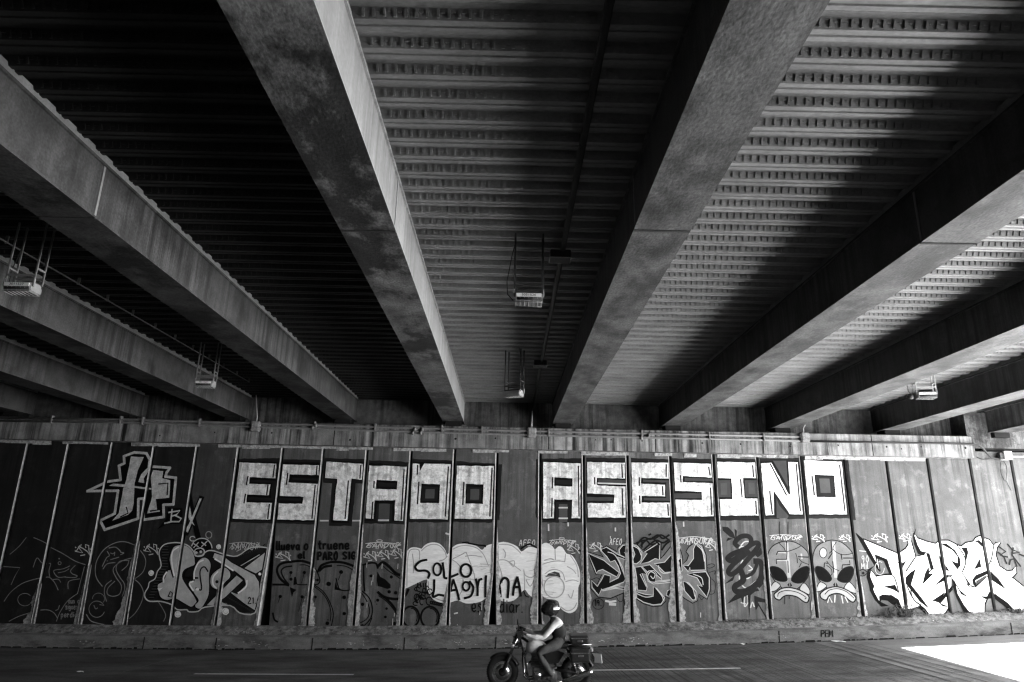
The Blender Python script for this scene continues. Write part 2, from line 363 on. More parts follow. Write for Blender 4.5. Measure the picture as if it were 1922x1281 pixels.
def cutpoly(poly, clip):
    """Sutherland-Hodgman of a 3-component (x, z, depth) polygon by a convex CCW X-Z polygon"""
    out = poly
    for i in range(len(clip)):
        a, b = clip[i], clip[(i + 1) % len(clip)]
        ex, ez = b[0] - a[0], b[1] - a[1]
        inp, out = out, []
        if not inp: break
        sd = [ex * (p[1] - a[1]) - ez * (p[0] - a[0]) for p in inp]
        for k in range(len(inp)):
            p, q, s, t = inp[k - 1], inp[k], sd[k - 1], sd[k]
            if (s >= 0) != (t >= 0):
                u = s / (s - t); out.append(tuple(p[j] + (q[j] - p[j]) * u for j in range(3)))
            if t >= 0: out.append(q)
    return out
PBB = [(min(p[0] for p in F), max(p[0] for p in F)) for F in PANELS]
class Paint:
    """one graffiti: a paint film laid on every panel it crosses; later strokes lie on earlier ones"""
    count = 0
    def __init__(s, zoom, lift=0.0):
        Paint.count += 1
        s.zoom = zoom; s.m = MB(); s.layer = .0015 + lift + Paint.count * .000037
    def px(s, p):
        ox, oy, k = ZO[s.zoom]; return (ox + p[0] / k, oy + p[1] / k)
    def wall(s, p):
        q = s.px(p); w = onY(q[0], q[1], D); return Vector((w.x, w.z))
    def emit(s, tris, mt):
        for t in tris:
            x0, x1 = min(p[0] for p in t), max(p[0] for p in t)
            for F, (a, b) in zip(PANELS, PBB):
                if b < x0 or a > x1: continue
                r = cutpoly(list(t), F)
                if len(r) >= 3: s.m.add([wx((p[0], D - p[2], p[1])) for p in r], [tuple(range(len(r)))], mt)
    def fill(s, pts, mt, smooth=0, holes=(), jit=0.0):
        if smooth: pts = smooth_line(pts, smooth, True)
        loops = [[s.wall(p) for p in pts]] + [[s.wall(p) for p in h] for h in holes]
        if jit:                                       # a brush-cut edge is never ruler straight
            L0 = loops[0]; out = []
            for a, b in zip(L0, L0[1:] + L0[:1]):
                n = max(1, int((b - a).length / .09)); nn = Vector((-(b - a).y, (b - a).x)).normalized()
                for k in range(n): out.append(a.lerp(b, k / n) + nn * random.gauss(0, jit))
            loops[0] = out
        flat = [v for l in loops for v in l]
        tr = tessellate_polygon([[Vector((v.x, v.y, 0)) for v in l] for l in loops])
        s.layer += .0003
        s.emit([[(flat[i].x, flat[i].y, s.layer) for i in t] for t in tr], mt)
    def stroke(s, pts, w, mt, smooth=5, closed=False, taper=(1, 1), slim=False):
        """w = width in photo pixels (about 14 mm each)"""
        P = smooth_line(pts, smooth, closed) if smooth else [Vector((p[0], p[1])) for p in pts]
        if closed: P = P + [P[0]]
        Q = [s.wall(p) for p in P]; hw = w * .0141 / 2; n = len(Q); s.layer += .00004; base = s.layer
        tris = []; A = []; B = []
        for i in range(n):
            if closed: d = Q[(i + 1) % (n - 1)] - Q[(i - 1) % (n - 1) if i else n - 2]
            else: d = Q[min(i + 1, n - 1)] - Q[max(i - 1, 0)]
            if d.length < 1e-9: d = Vector((1, 0))
            d.normalize(); nn = Vector((-d.y, d.x)); u = i / max(n - 1, 1)
            k = taper[0] + (taper[1] - taper[0]) * u
            h = hw * k; lay = base + .0001 * u
            q = Q[i]
            if not closed and i == 0: q = q - d * h * .6
            if not closed and i == n - 1: q = q + d * h * .6
            A.append((q.x + nn.x * h, q.y + nn.y * h, lay)); B.append((q.x - nn.x * h, q.y - nn.y * h, lay))
        for i in range(n - 1): tris += [[A[i], B[i], B[i + 1], A[i + 1]]]
        s.emit(tris, mt); s.layer += .0001
    def ring(s, c, rx, ry, w, mt, a0=0, a1=360, n=26):
        s.stroke([(c[0] + rx * math.cos(R(a0 + (a1 - a0) * k / n)), c[1] + ry * math.sin(R(a0 + (a1 - a0) * k / n))) for k in range(n + 1)], w, mt, 0)
    def disc(s, c, r, mt, ry=None, n=14):
        ry = ry or r
        s.fill([(c[0] + r * math.cos(6.2832 * k / n) * random.uniform(.92, 1.06), c[1] + ry * math.sin(6.2832 * k / n) * random.uniform(.92, 1.06)) for k in range(n)], mt)
    def text(s, txt, x0, x1, base, h, w, mt, slant=0.0, jit=.03):
        adv = []
        for c in txt: adv.append(GW.get(c, .8))
        sx = (x1 - x0) / sum(adv); x = x0
        for c, a in zip(txt, adv):
            for g in GL.get(c, ()):
                pts = [(x + (u * .78 + .06 + random.gauss(0, jit * .5)) * sx * a + slant * v * h, base - (v + random.gauss(0, jit)) * h) for u, v in g]
                s.stroke(pts, w, mt, 4)
            x += sx * a
    def crew(s, x0, y0, x1, y1, w=1.5, mt=None):
        mt = mt or P_tag
        f = lambda l: [(x0 + u * (x1 - x0), y0 + v * (y1 - y0)) for u, v in l]
        for l in ([(.3, .12), (.08, .6), (.0, .55)], [(.02, .6), (.5, .74), (.2, .22), (.42, .02), (.36, .2)], [(.25, .2), (.52, .36), (.8, .62), (.98, .96)], [(.98, .96), (.9, .5), (.88, .12)], [(.9, .12), (.66, .02), (.7, .3)], [(.36, .97), (.64, .9)], [(.02, .25), (.06, .3)], [(.97, .38), (1.02, .44)]):
            s.stroke(f(l), w, mt, 0)
    def sig(s, txt, x0, x1, base, h, w, mt):
        s.text(txt, x0, x1, base, h * .8, w, mt, .25, .13)
        n = 7; s.stroke([(x0 + (x1 - x0) * (k / n) + random.uniform(-8, 8), base - h * (.15 + .65 * (k % 2)) + random.uniform(-8, 8)) for k in range(n + 1)], w * .8, mt, 3)
        s.stroke([(x0 - 5, base - h * .75), (x0 + (x1 - x0) * .4, base - h * .95), (x0 + (x1 - x0) * .75, base - h * .8), (x1 + 10, base - h * .55), (x1 - 20, base - h * .4)], w * .8, mt)
    def build(s, name, label=None):
        o = s.m.build(name, wall)
        if label: o['label'] = label
        return o
# single-stroke hand lettering, unit boxes, baseline 0, x-height .6, capital 1
GW = {'i': .35, 'l': .4, 'I': .4, '.': .35, ' ': .5, 't': .6, 'r': .65, 'm': 1.2, 'M': 1.1, '1': .4}
GL = {
 'a': [[(.85, .5), (.5, .62), (.15, .4), (.25, .05), (.6, .05), (.85, .35)], [(.88, .62), (.85, .3), (.95, 0)]],
 'b': [[(.15, 1), (.15, 0)], [(.15, .4), (.6, .6), (.85, .3), (.5, 0), (.15, .1)]],
 'd': [[(.85, .5), (.5, .62), (.15, .4), (.25, .05), (.6, .05), (.85, .3)], [(.85, 1.05), (.85, .4), (.9, 0)]],
 'e': [[(.15, .32), (.8, .34), (.75, .58), (.4, .64), (.12, .38), (.25, .05), (.6, 0), (.88, .12)]],
 'g': [[(.8, .5), (.5, .62), (.15, .4), (.3, .1), (.7, .15), (.82, .5), (.8, -.15), (.5, -.35), (.15, -.22)]],
 'i': [[(.5, .6), (.5, 0)], [(.5, .82), (.5, .88)]],
 'l': [[(.4, 1.05), (.35, .2), (.5, 0), (.8, .05)]],
 'm': [[(.08, .6), (.1, 0)], [(.1, .4), (.3, .62), (.48, .45), (.48, 0)], [(.48, .4), (.7, .62), (.9, .45), (.9, 0)]],
 'n': [[(.12, .6), (.14, 0)], [(.14, .4), (.5, .64), (.82, .45), (.84, 0)]],
 'o': [[(.5, .62), (.15, .42), (.2, .08), (.55, 0), (.85, .25), (.78, .55), (.5, .62)]],
 'p': [[(.15, .6), (.15, -.4)], [(.15, .4), (.5, .64), (.85, .35), (.55, 0), (.15, .12)]],
 'q': [[(.82, .5), (.5, .62), (.15, .4), (.3, .05), (.75, .15)], [(.85, .6), (.85, -.4)]],
 'r': [[(.18, .6), (.22, 0)], [(.22, .35), (.5, .6), (.85, .58)]],
 's': [[(.8, .55), (.45, .64), (.2, .48), (.5, .33), (.8, .18), (.5, 0), (.12, .06)]],
 't': [[(.45, .95), (.45, .1), (.8, .02)], [(.1, .62), (.85, .64)]],
 'u': [[(.12, .6), (.15, .12), (.45, 0), (.8, .2)], [(.82, .6), (.82, .2), (.92, 0)]],
 'v': [[(.1, .6), (.45, 0), (.85, .6)]],
 'y': [[(.1, .6), (.45, .1)], [(.85, .6), (.2, -.35)]],
 'A': [[(.1, 0), (.5, 1), (.9, 0)], [(.22, .35), (.78, .35)]],
 'B': [[(.12, 1), (.12, 0)], [(.12, 1), (.7, .9), (.6, .55), (.12, .52)], [(.3, .52), (.88, .35), (.7, .02), (.12, 0)]],
 'C': [[(.85, .85), (.45, 1), (.1, .5), (.4, 0), (.88, .12)]],
 'D': [[(.12, 1), (.12, 0)], [(.1, 1), (.7, .85), (.9, .4), (.55, .02), (.12, 0)]],
 'E': [[(.85, 1), (.15, 1), (.12, 0), (.88, .02)], [(.15, .52), (.7, .54)]],
 'F': [[(.85, 1), (.15, 1), (.12, 0)], [(.15, .52), (.7, .54)]],
 'G': [[(.85, .85), (.45, 1), (.1, .5), (.4, 0), (.85, .15), (.85, .48), (.5, .48)]],
 'I': [[(.5, 1), (.5, 0)]],
 'L': [[(.15, 1), (.12, 0), (.85, .05)]],
 'M': [[(.08, 0), (.15, 1), (.5, .3), (.85, 1), (.92, 0)]],
 'N': [[(.1, 0), (.12, 1), (.85, 0), (.88, 1)]],
 'O': [[(.5, 1), (.12, .6), (.25, .08), (.6, 0), (.88, .4), (.75, .9), (.5, 1)]],
 'P': [[(.12, 1), (.12, 0)], [(.1, .95), (.7, .95), (.8, .62), (.5, .45), (.14, .48)]],
 'R': [[(.12, 1), (.12, 0)], [(.1, .95), (.7, .95), (.75, .62), (.14, .48), (.88, 0)]],
 'S': [[(.85, .9), (.45, 1), (.12, .75), (.5, .5), (.85, .25), (.5, 0), (.1, .1)]],
 'T': [[(.5, 1), (.5, 0)], [(.05, 1), (.95, 1)]],
 'U': [[(.12, 1), (.15, .2), (.5, 0), (.85, .2), (.88, 1)]],
 'Z': [[(.1, 1), (.88, 1), (.1, 0), (.9, 0)]],
 '.': [[(.4, .02), (.55, .05)]],
 '0': [[(.5, 1), (.12, .5), (.5, 0), (.88, .5), (.5, 1)]], '1': [[(.3, .8), (.6, 1), (.6, 0)]], '2': [[(.12, .8), (.5, 1), (.8, .7), (.1, 0), (.9, .02)]],
 '4': [[(.6, 0), (.62, 1), (.1, .35), (.9, .35)]], '7': [[(.1, 1), (.9, 1), (.4, 0)]], '9': [[(.8, .7), (.5, 1), (.15, .75), (.4, .5), (.8, .7), (.7, 0)]],
}
# ---- the twelve big letters
def letter(z, label, white, back, holes=(), dark=(), grey=(), ticks=(), shadow=None, dash=(), pmat=P_dk):
    p = Paint(z)
    if shadow: p.fill(shadow, P_dk, jit=.006)
    p.fill(back, P_black, jit=.007)
    p.fill(white, P_white, jit=.004)
    for h in holes: p.fill(h, P_black, jit=.004)
    for h in dark: p.fill(h, pmat, jit=.003)
    for g in grey: p.fill(g, P_panel2, jit=.003)
    for t in ticks: p.stroke(t, 2.6, P_dk, 0)
    for t in dash: p.stroke(t, 2.6, P_tag, 0)
    p.build('painted_letter', label)
letter('B', 'white block letter E, first of its word', [(145, 212), (660, 228), (643, 428), (290, 415), (278, 508), (575, 515), (553, 665), (255, 655), (240, 765), (598, 772), (570, 1005), (50, 990)],
       [(118, 185), (690, 205), (602, 1024), (28, 1008)], dark=[[(305, 450), (660, 466), (655, 492), (300, 482)], [(605, 488), (655, 490), (615, 742), (572, 738)], [(268, 690), (580, 702), (575, 745), (262, 735)]],
       ticks=[[(630, 250), (610, 415)], [(262, 405), (240, 520)], [(540, 525), (522, 655)], [(228, 650), (208, 772)], [(560, 790), (537, 990)]], shadow=[(60, 160), (710, 150), (640, 1060), (10, 1040)])
letter('B', 'white block letter S beside the first E', [(750, 238), (1248, 250), (1240, 388), (840, 372), (820, 488), (1230, 508), (1180, 1012), (668, 1002), (688, 778), (1020, 785), (1035, 688), (700, 672)],
       [(745, 200), (1278, 215), (1190, 1045), (655, 1022)], dark=[[(872, 423), (1240, 438), (1235, 464), (882, 456)], [(675, 705), (1000, 712), (998, 746), (672, 735)]],
       ticks=[[(1220, 260), (1212, 385)], [(815, 360), (795, 515)], [(1195, 525), (1150, 985)]], shadow=[(748, 165), (1290, 175), (1200, 1070), (650, 1055)])
letter('B', 'white block letter T', [(1352, 200), (1860, 232), (1840, 450), (1700, 432), (1640, 1020), (1442, 1010), (1500, 435), (1332, 425)],
       [(1335, 180), (1890, 205), (1870, 460), (1720, 447), (1665, 1050), (1420, 1045), (1480, 445), (1310, 435)], ticks=[[(1828, 250), (1815, 430)], [(1655, 465), (1610, 990)]],
       shadow=[(1320, 150), (1900, 165), (1885, 505), (1760, 500), (1700, 1092), (1385, 1088), (1430, 500), (1300, 490)], dash=[[(1265, 1018), (1375, 1018)], [(1715, 1018), (1810, 1018)]])
letter('C', 'white block letter A of the first word', [(100, 252), (615, 270), (565, 1020), (445, 1015), (460, 735), (175, 735), (155, 990), (45, 985)], [(92, 215), (640, 265), (578, 1035), (28, 1022)],
       holes=[[(200, 450), (490, 470), (480, 585), (190, 580)]], dark=[[(222, 488), (468, 500), (460, 550), (220, 545)], [(205, 780), (420, 785), (405, 1045), (180, 1045)]], grey=[[(235, 780), (385, 785), (372, 1040), (222, 1035)]],
       ticks=[[(580, 310), (540, 1000)], [(165, 470), (160, 560)], [(145, 760), (130, 985)]], shadow=[(90, 180), (650, 205), (580, 1070), (28, 1055)], dash=[[(225, 1012), (365, 1012)]])
letter('C', 'white block letter D with a notched corner', [(700, 228), (795, 232), (798, 330), (860, 225), (1228, 235), (1185, 1000), (660, 990)], [(680, 200), (1245, 215), (1195, 1018), (640, 1002)],
       holes=[[(820, 505), (1080, 515), (1065, 775), (800, 770)]], dark=[[(835, 540), (1050, 555), (1040, 750), (825, 745)]], grey=[[(880, 580), (1005, 580), (1000, 710), (872, 710)]],
       ticks=[[(768, 250), (762, 375)], [(785, 485), (765, 785)], [(1195, 270), (1152, 955)]], shadow=[(685, 160), (1255, 185), (1200, 1045), (640, 1035)])
letter('C', 'white block letter O ending the first word', [(1312, 255), (1825, 260), (1797, 995), (1282, 990)], [(1303, 228), (1847, 238), (1805, 1018), (1262, 1002)],
       holes=[[(1440, 510), (1685, 515), (1675, 785), (1430, 780)]], dark=[[(1455, 550), (1655, 560), (1650, 750), (1450, 745)]], grey=[[(1500, 580), (1622, 580), (1618, 725), (1495, 725)]],
       ticks=[[(1410, 485), (1395, 795)], [(1800, 290), (1770, 955)]], shadow=[(1305, 190), (1940, 235), (1905, 1010), (1810, 1010), (1800, 1045), (1262, 1035)])
letter('D', 'white block letter A starting the second word', [(145, 205), (662, 225), (660, 985), (540, 985), (550, 725), (300, 722), (292, 985), (145, 985)], [(120, 182), (678, 205), (675, 1003), (118, 1012)],
       holes=[[(300, 415), (555, 430), (550, 545), (300, 535)]], dark=[[(320, 450), (535, 460), (530, 515), (320, 510)], [(325, 760), (530, 760), (522, 1040), (318, 1040)]], grey=[[(365, 790), (480, 790), (480, 1040), (365, 1040)]],
       ticks=[[(275, 420), (270, 565)], [(268, 710), (262, 960)], [(632, 260), (642, 955)]], shadow=[(40, 165), (90, 160), (690, 150), (690, 1040), (90, 1045), (40, 960)], dash=[[(365, 838), (480, 838)], [(365, 985), (480, 985)], [(218, 1070), (220, 1155)], [(490, 1050), (492, 1090)]])
letter('D', 'white block letter S of the second word, nearer its start', [(755, 205), (1275, 215), (1278, 435), (890, 425), (885, 512), (905, 530), (1285, 545), (1288, 975), (765, 975), (762, 775), (1125, 775), (1135, 655), (760, 640)],
       [(742, 178), (1285, 200), (1300, 1002), (750, 1003)], dark=[[(908, 440), (1295, 455), (1295, 515), (910, 505)], [(745, 690), (1110, 695), (1105, 745), (748, 740)]], ticks=[[(1235, 240), (1245, 420)], [(858, 420), (860, 510)], [(1240, 575), (1252, 935)]],
       shadow=[(740, 140), (1290, 150), (1300, 1045), (745, 1045)], dash=[[(905, 498), (1290, 510)], [(1145, 1120), (1146, 1160)]], pmat=P_mid)
letter('D', 'white block letter E of the second word', [(1370, 210), (1880, 215), (1885, 435), (1505, 425), (1500, 505), (1835, 520), (1835, 680), (1510, 675), (1510, 765), (1900, 770), (1910, 975), (1390, 960)],
       [(1362, 190), (1895, 210), (1922, 995), (1385, 988)], dark=[[(1530, 448), (1895, 460), (1895, 490), (1530, 482)], [(1852, 490), (1922, 490), (1922, 748), (1852, 742)], [(1540, 700), (1860, 705), (1860, 742), (1540, 736)]],
       ticks=[[(1852, 240), (1850, 405)], [(1478, 420), (1478, 530)], [(1800, 545), (1805, 660)], [(1482, 675), (1485, 780)], [(1872, 795), (1882, 945)]], shadow=[(1360, 150), (1895, 170), (1925, 1050), (1380, 1040)], pmat=P_mid)
letter('E', 'white block letter S of the second word, just before the I', [(110, 215), (632, 235), (652, 430), (240, 405), (235, 490), (660, 510), (675, 975), (150, 975), (135, 740), (510, 745), (505, 630), (130, 615)],
       [(92, 190), (640, 210), (692, 1005), (140, 1002)], dark=[[(265, 430), (668, 445), (668, 480), (265, 475)], [(108, 650), (490, 650), (495, 720), (112, 720)]], ticks=[[(603, 280), (622, 395)], [(205, 400), (212, 490)], [(628, 575), (648, 950)]],
       shadow=[(85, 155), (645, 165), (700, 1045), (138, 1042)], dash=[[(248, 1060), (250, 1115)]], pmat=P_mid)
letter('E', 'white block letter I', [(725, 205), (1258, 215), (1268, 435), (1090, 435), (1110, 725), (1295, 725), (1308, 965), (775, 965), (760, 735), (940, 735), (925, 440), (735, 435)],
       [(712, 182), (1268, 205), (1315, 990), (768, 982)], dark=[[(728, 465), (905, 465), (920, 705), (745, 705)], [(1110, 465), (1290, 465), (1305, 705), (1125, 705)]], grey=[[(770, 505), (862, 505), (868, 670), (778, 670)], [(1165, 505), (1250, 505), (1262, 660), (1170, 660)]],
       ticks=[[(1225, 258), (1238, 415)], [(1055, 455), (1075, 705)], [(1268, 760), (1280, 940)]], shadow=[(712, 150), (1275, 170), (1325, 1035), (770, 1035)], pmat=P_mid)
letter('F', 'white block letter N', [(58, 222), (205, 215), (445, 650), (464, 650), (438, 205), (570, 210), (640, 930), (460, 925), (235, 600), (243, 940), (125, 945)],
       [(45, 188), (222, 184), (438, 560), (415, 182), (592, 185), (660, 952), (450, 952), (268, 690), (272, 968), (105, 968)], dark=[[(228, 186), (412, 186), (436, 545)], [(275, 715), (310, 800), (445, 950), (430, 985), (318, 985), (280, 985)]],
       ticks=[[(190, 230), (415, 665)], [(183, 610), (218, 925)], [(550, 235), (608, 880)]], shadow=[(40, 152), (600, 150), (672, 992), (430, 998), (310, 810), (318, 995), (100, 998)], pmat=P_mid)
letter('F', 'white block letter O ending the second word', [(655, 180), (1180, 200), (1255, 930), (735, 930)], [(640, 160), (1190, 188), (1278, 952), (700, 952)],
       holes=[[(800, 380), (1075, 390), (1100, 695), (835, 690)]], dark=[[(815, 400), (1062, 408), (1085, 680), (848, 676)]], grey=[[(870, 435), (1010, 435), (1028, 632), (888, 632)]], ticks=[[(770, 405), (800, 660)], [(1152, 250), (1225, 885)]],
       shadow=[(640, 135), (1265, 150), (1378, 1012), (1330, 1012), (1290, 985), (705, 990)])
# ---- white HP lettering with BX
p = Paint('A')
hp = [(90, 655), (335, 540), (490, 520), (470, 350), (535, 320), (530, 235), (655, 190), (800, 200), (840, 275), (830, 372), (865, 360), (1085, 375), (1045, 430), (1030, 480), (1155, 495), (1125, 815), (1005, 820), (1010, 965), (765, 1000), (772, 742), (705, 750), (700, 985), (300, 1120), (245, 1010), (420, 925), (460, 650)]
p.fill(hp, P_black, jit=.004)
for a, b in zip(hp, hp[1:] + hp[:1]): p.stroke([a, b], 4.6, P_chrome, 0)
for f in ([(615, 240), (770, 245), (700, 400), (660, 560), (650, 800), (630, 890), (580, 940), (390, 1010), (470, 920), (520, 640), (560, 520)], [(350, 590), (400, 565), (540, 575), (860, 620), (860, 637), (540, 605)],
          [(740, 450), (840, 350), (835, 395), (770, 500), (775, 560), (700, 545)], [(880, 405), (1005, 415), (990, 500), (1090, 525), (1075, 735), (915, 750), (930, 880), (965, 890), (960, 900), (810, 925), (870, 720), (855, 480)]):
    p.fill(f, P_chrome, jit=.003)
p.stroke([(950, 570), (1060, 560), (1050, 700)], 2.6, P_black, 0); p.stroke([(560, 850), (580, 920), (490, 965)], 2.4, P_black, 0); p.stroke([(945, 760), (950, 880), (850, 895)], 3, P_black, 0)
p.fill([(1060, 850), (1235, 860), (1235, 1050), (1060, 1050), (930, 1115), (1040, 990)], P_black)
for l in ([(1110, 875), (1095, 1015)], [(1068, 912), (1205, 890), (1160, 940), (1110, 955)], [(1150, 948), (1222, 985), (1195, 1022), (1110, 1022), (1022, 1042)]): p.stroke(l, 2.6, P_chrome, 0)
p.stroke([(1318, 715), (1360, 960), (1432, 1235)], 9, P_black, 0); p.stroke([(1462, 735), (1360, 980), (1278, 1165)], 10, P_black, 0)
p.fill([(1310, 800), (1332, 870), (1352, 1010), (1382, 1072), (1345, 1042), (1300, 960)], P_chrome); p.fill([(1440, 745), (1466, 745), (1362, 1000), (1300, 1155), (1266, 1130), (1322, 1030)], P_chrome)
p.build('graffiti_lettering', 'angular silver letters with black outlines and a small BX')
# ---- thin line drawing on the dark panels
p = Paint('G')
for l in ([(315, 125), (230, 230), (120, 325)], [(405, 125), (480, 155), (560, 195)], [(615, 245), (760, 320), (900, 405), (1025, 450)], [(400, 480), (445, 370), (500, 425), (560, 440)],
          [(50, 890), (130, 780), (260, 680), (400, 630), (520, 605)], [(555, 600), (600, 605), (660, 670), (700, 755)], [(590, 435), (610, 440), (590, 520), (600, 600)], [(840, 465), (760, 500), (660, 515), (650, 545), (700, 600), (790, 595)],
          [(700, 548), (780, 530), (830, 500)], [(905, 460), (850, 520), (870, 560), (930, 585), (890, 605), (780, 600)], [(935, 795), (820, 880), (740, 990), (700, 1070), (680, 1130)], [(490, 995), (580, 995), (650, 1030), (690, 1090)],
          [(110, 1130), (230, 1070), (385, 1020)], [(640, 630), (700, 625), (730, 660)], [(820, 740), (830, 650), (960, 620)], [(670, 1000), (700, 985), (715, 940)]): p.stroke(l, 1.3, P_faint)
for l in ([(0, 470), (240, 485), (180, 590), (135, 690)], [(1015, 475), (970, 650), (935, 790)]): p.stroke(l, 1.2, P_faint, 0)
p.ring((300, 870), 85, 75, 1, P_faint, 20, 320); p.ring((718, 432), 18, 18, 1.2, P_faint); p.disc((712, 378), 9, P_faint)
for t, x0, x1, b in (('nunca', 820, 960, 915), ('sigues', 785, 945, 985), ('perdidos', 730, 1015, 1080)): p.text(t, x0, x1, b, 62, 1.3, P_faint)
p.crew(905, 205, 1090, 345, 1.6)
p.build('graffiti_drawing', 'thin grey outline drawing on the darkest panels with a handwritten line')
p = Paint('G')
for l in ([(1620, 215), (1500, 175), (1380, 190), (1250, 270), (1165, 400), (1145, 520), (1165, 620), (1230, 710)], [(1585, 370), (1480, 400), (1390, 460), (1360, 520), (1400, 610), (1450, 680), (1460, 740), (1430, 810), (1350, 830), (1290, 800), (1300, 730), (1380, 650)],
          [(1550, 400), (1440, 410), (1395, 500), (1440, 600), (1490, 670), (1500, 740), (1470, 830)], [(1340, 640), (1270, 700), (1255, 790), (1280, 890)], [(1550, 400), (1530, 460), (1465, 520)], [(1040, 1050), (1100, 1130), (1250, 1170)],
          [(1240, 500), (1290, 440), (1385, 425)], [(1290, 290), (1315, 340), (1280, 370), (1230, 470)], [(1310, 250), (1390, 240), (1450, 290)], [(1330, 390), (1430, 360)], [(1330, 310), (1360, 320), (1380, 300), (1375, 340)], [(1450, 330), (1490, 310), (1450, 300)]): p.stroke(l, 1.5, P_faint)
p.ring((1185, 860), 72, 68, 1, P_faint, -180, 40); p.ring((1165, 985), 95, 98, 1.1, P_faint, 20, 330); p.stroke([(1130, 940), (1150, 980), (1175, 970)], 1.5, P_faint); p.stroke([(1200, 930), (1250, 940)], 1.3, P_faint)
p.disc((1290, 405), 7, P_faint)
p.build('graffiti_drawing', 'grey outline of a long necked bird like creature')
p = Paint('H')     # right half of the creature continues on the next panel
p.stroke([(0, 180), (80, 215)], 1.3, P_faint); p.stroke([(150, 280), (200, 350), (215, 430), (180, 540), (85, 620)], 1.3, P_faint); p.stroke([(85, 630), (150, 690), (188, 790), (160, 910), (90, 1030), (15, 1100)], 1.3, P_faint)
p.stroke([(370, 900), (420, 980), (455, 1060), (430, 1130)], 1.3, P_faint)
p.build('graffiti_drawing', 'thin curved lines beside the mortar smeared joint')
# ---- filled wild-style piece in pale grey
p = Paint('H')
out = [(640, 190), (560, 185), (450, 205), (395, 260), (380, 330), (405, 460), (360, 530), (330, 620), (265, 660), (250, 720), (210, 790), (215, 850), (270, 890), (400, 890), (530, 930), (600, 990), (710, 990), (740, 1015), (850, 1010), (930, 960), (1230, 940), (1350, 1030), (1530, 1030),
       (1590, 800), (1600, 700), (1640, 500), (1675, 290), (1665, 245), (1480, 245), (1320, 345), (1180, 330), (1040, 285), (960, 285), (905, 330), (890, 340), (820, 345), (800, 300), (740, 230), (680, 200)]
p.fill(out, P_dk)
for k in range(40):
    y = 215 + k * 17; x0 = 400 - max(0, y - 460) * .42 if y > 460 else 402; x0 = max(x0, 245)
    p.stroke([(x0 + 10, y), (x0 + random.uniform(60, 95), y + random.uniform(-4, 6))], 1.6, P_mid if k % 2 else P_black, 0)
for k in range(26):
    x = 1330 + k * 11; p.stroke([(x, 350 - k * 4), (x + 60, 330 - k * 5 + random.uniform(-10, 10))], 1.4, P_mid if k % 2 else P_black, 0)
    x = 1190 + k * 12; p.stroke([(x, 830 + k * 7), (x + 35, 860 + k * 7)], 1.4, P_mid if k % 2 else P_black, 0)
FI = ([(500, 400), (520, 300), (560, 230), (640, 210), (720, 225), (790, 300), (812, 400), (800, 460), (690, 510), (660, 590), (700, 680), (820, 850), (830, 900), (770, 960), (700, 930), (570, 860), (480, 880), (400, 850), (370, 780), (360, 690), (430, 640), (480, 520), (510, 505)],
      [(810, 480), (850, 400), (920, 360), (980, 390), (1005, 460), (985, 560), (985, 650), (980, 800), (940, 900), (880, 980), (820, 970), (810, 930), (850, 880), (800, 800), (740, 690), (750, 640), (800, 640), (800, 560)],
      [(990, 640), (1010, 570), (1090, 500), (1170, 480), (1230, 530), (1235, 600), (1180, 660), (1100, 745), (1040, 740), (1000, 700)])
FS = ([(1045, 305), (1020, 370), (1150, 440), (1300, 540), (1400, 620), (1420, 690), (1340, 770), (1320, 800), (1210, 770), (1400, 920), (1530, 1000), (1590, 760), (1580, 650), (1530, 570), (1400, 500), (1250, 420), (1150, 340)],
      [(1310, 575), (1390, 640), (1170, 850), (1100, 880), (1230, 940), (950, 945), (980, 900), (1110, 770)], [(1400, 490), (1650, 300), (1620, 510), (1540, 560)], [(1345, 460), (1580, 320), (1600, 335), (1370, 470)])
for f in FI: p.fill(f, P_pale, 4); p.stroke(f, 1.8, P_black, 4, True)
for f in FS: p.fill(f, P_pale, 0, jit=.004); p.stroke(f, 1.7, P_black, 0, True)
for l in ([(965, 530), (930, 480), (890, 490), (870, 560), (890, 740), (850, 745), (820, 730)], [(680, 600), (690, 540), (740, 490), (800, 465)], [(740, 690), (820, 850), (840, 890)], [(500, 400), (520, 500), (550, 600)]): p.stroke(l, 2.4, P_black)
p.fill([(680, 600), (760, 590), (850, 600), (850, 620), (740, 625)], P_black); p.disc((1075, 655), 20, P_dk)
p.stroke([(490, 830), (515, 770), (540, 790), (530, 840), (490, 830)], 2, P_black, 0)
for l in ([(610, 240), (545, 290), (530, 400), (560, 580)], [(910, 395), (850, 430), (805, 530), (800, 620)], [(1085, 535), (1030, 600), (1030, 690), (1080, 740)], [(1435, 640), (1420, 720), (1330, 790)], [(1050, 380), (1150, 440), (1270, 520)], [(790, 650), (745, 680), (790, 760)], [(470, 540), (435, 600), (435, 660)]): p.stroke(l, 2.6, P_pure)
p.fill([(360, 735), (425, 725), (380, 770)], P_pure); p.disc((840, 745), 22, P_pure, 16)
p.stroke(out, 2.0, P_tag, 3, True)
for c, r in (((285, 550), 34), ((1095, 235), 30), ((605, 1045), 40), ((1180, 1010), 42)): p.disc(c, r, P_bub); p.ring(c, r * .6, r * .6, .8, P_bubl, 30, 250)
p.disc((1590, 562), 18, P_pure); p.text('21.', 1440, 1550, 915, 70, 1.7, P_black)
p.build('graffiti_piece', 'pale grey tangled letters with dark hatched shadow and white outline')
p = Paint('H', .012)
p.fill([(770, 225), (800, 170), (870, 135), (950, 145), (1000, 200), (1015, 255), (940, 300), (800, 290)], P_black, 4)
p.stroke([(770, 225), (800, 170), (870, 135), (950, 145), (1000, 200), (1015, 250)], 1.8, P_tag); p.ring((780, 138), 32, 28, 1.6, P_tag, 60, 330); p.ring((975, 92), 36, 40, 1.6, P_bubl, 90, 430)
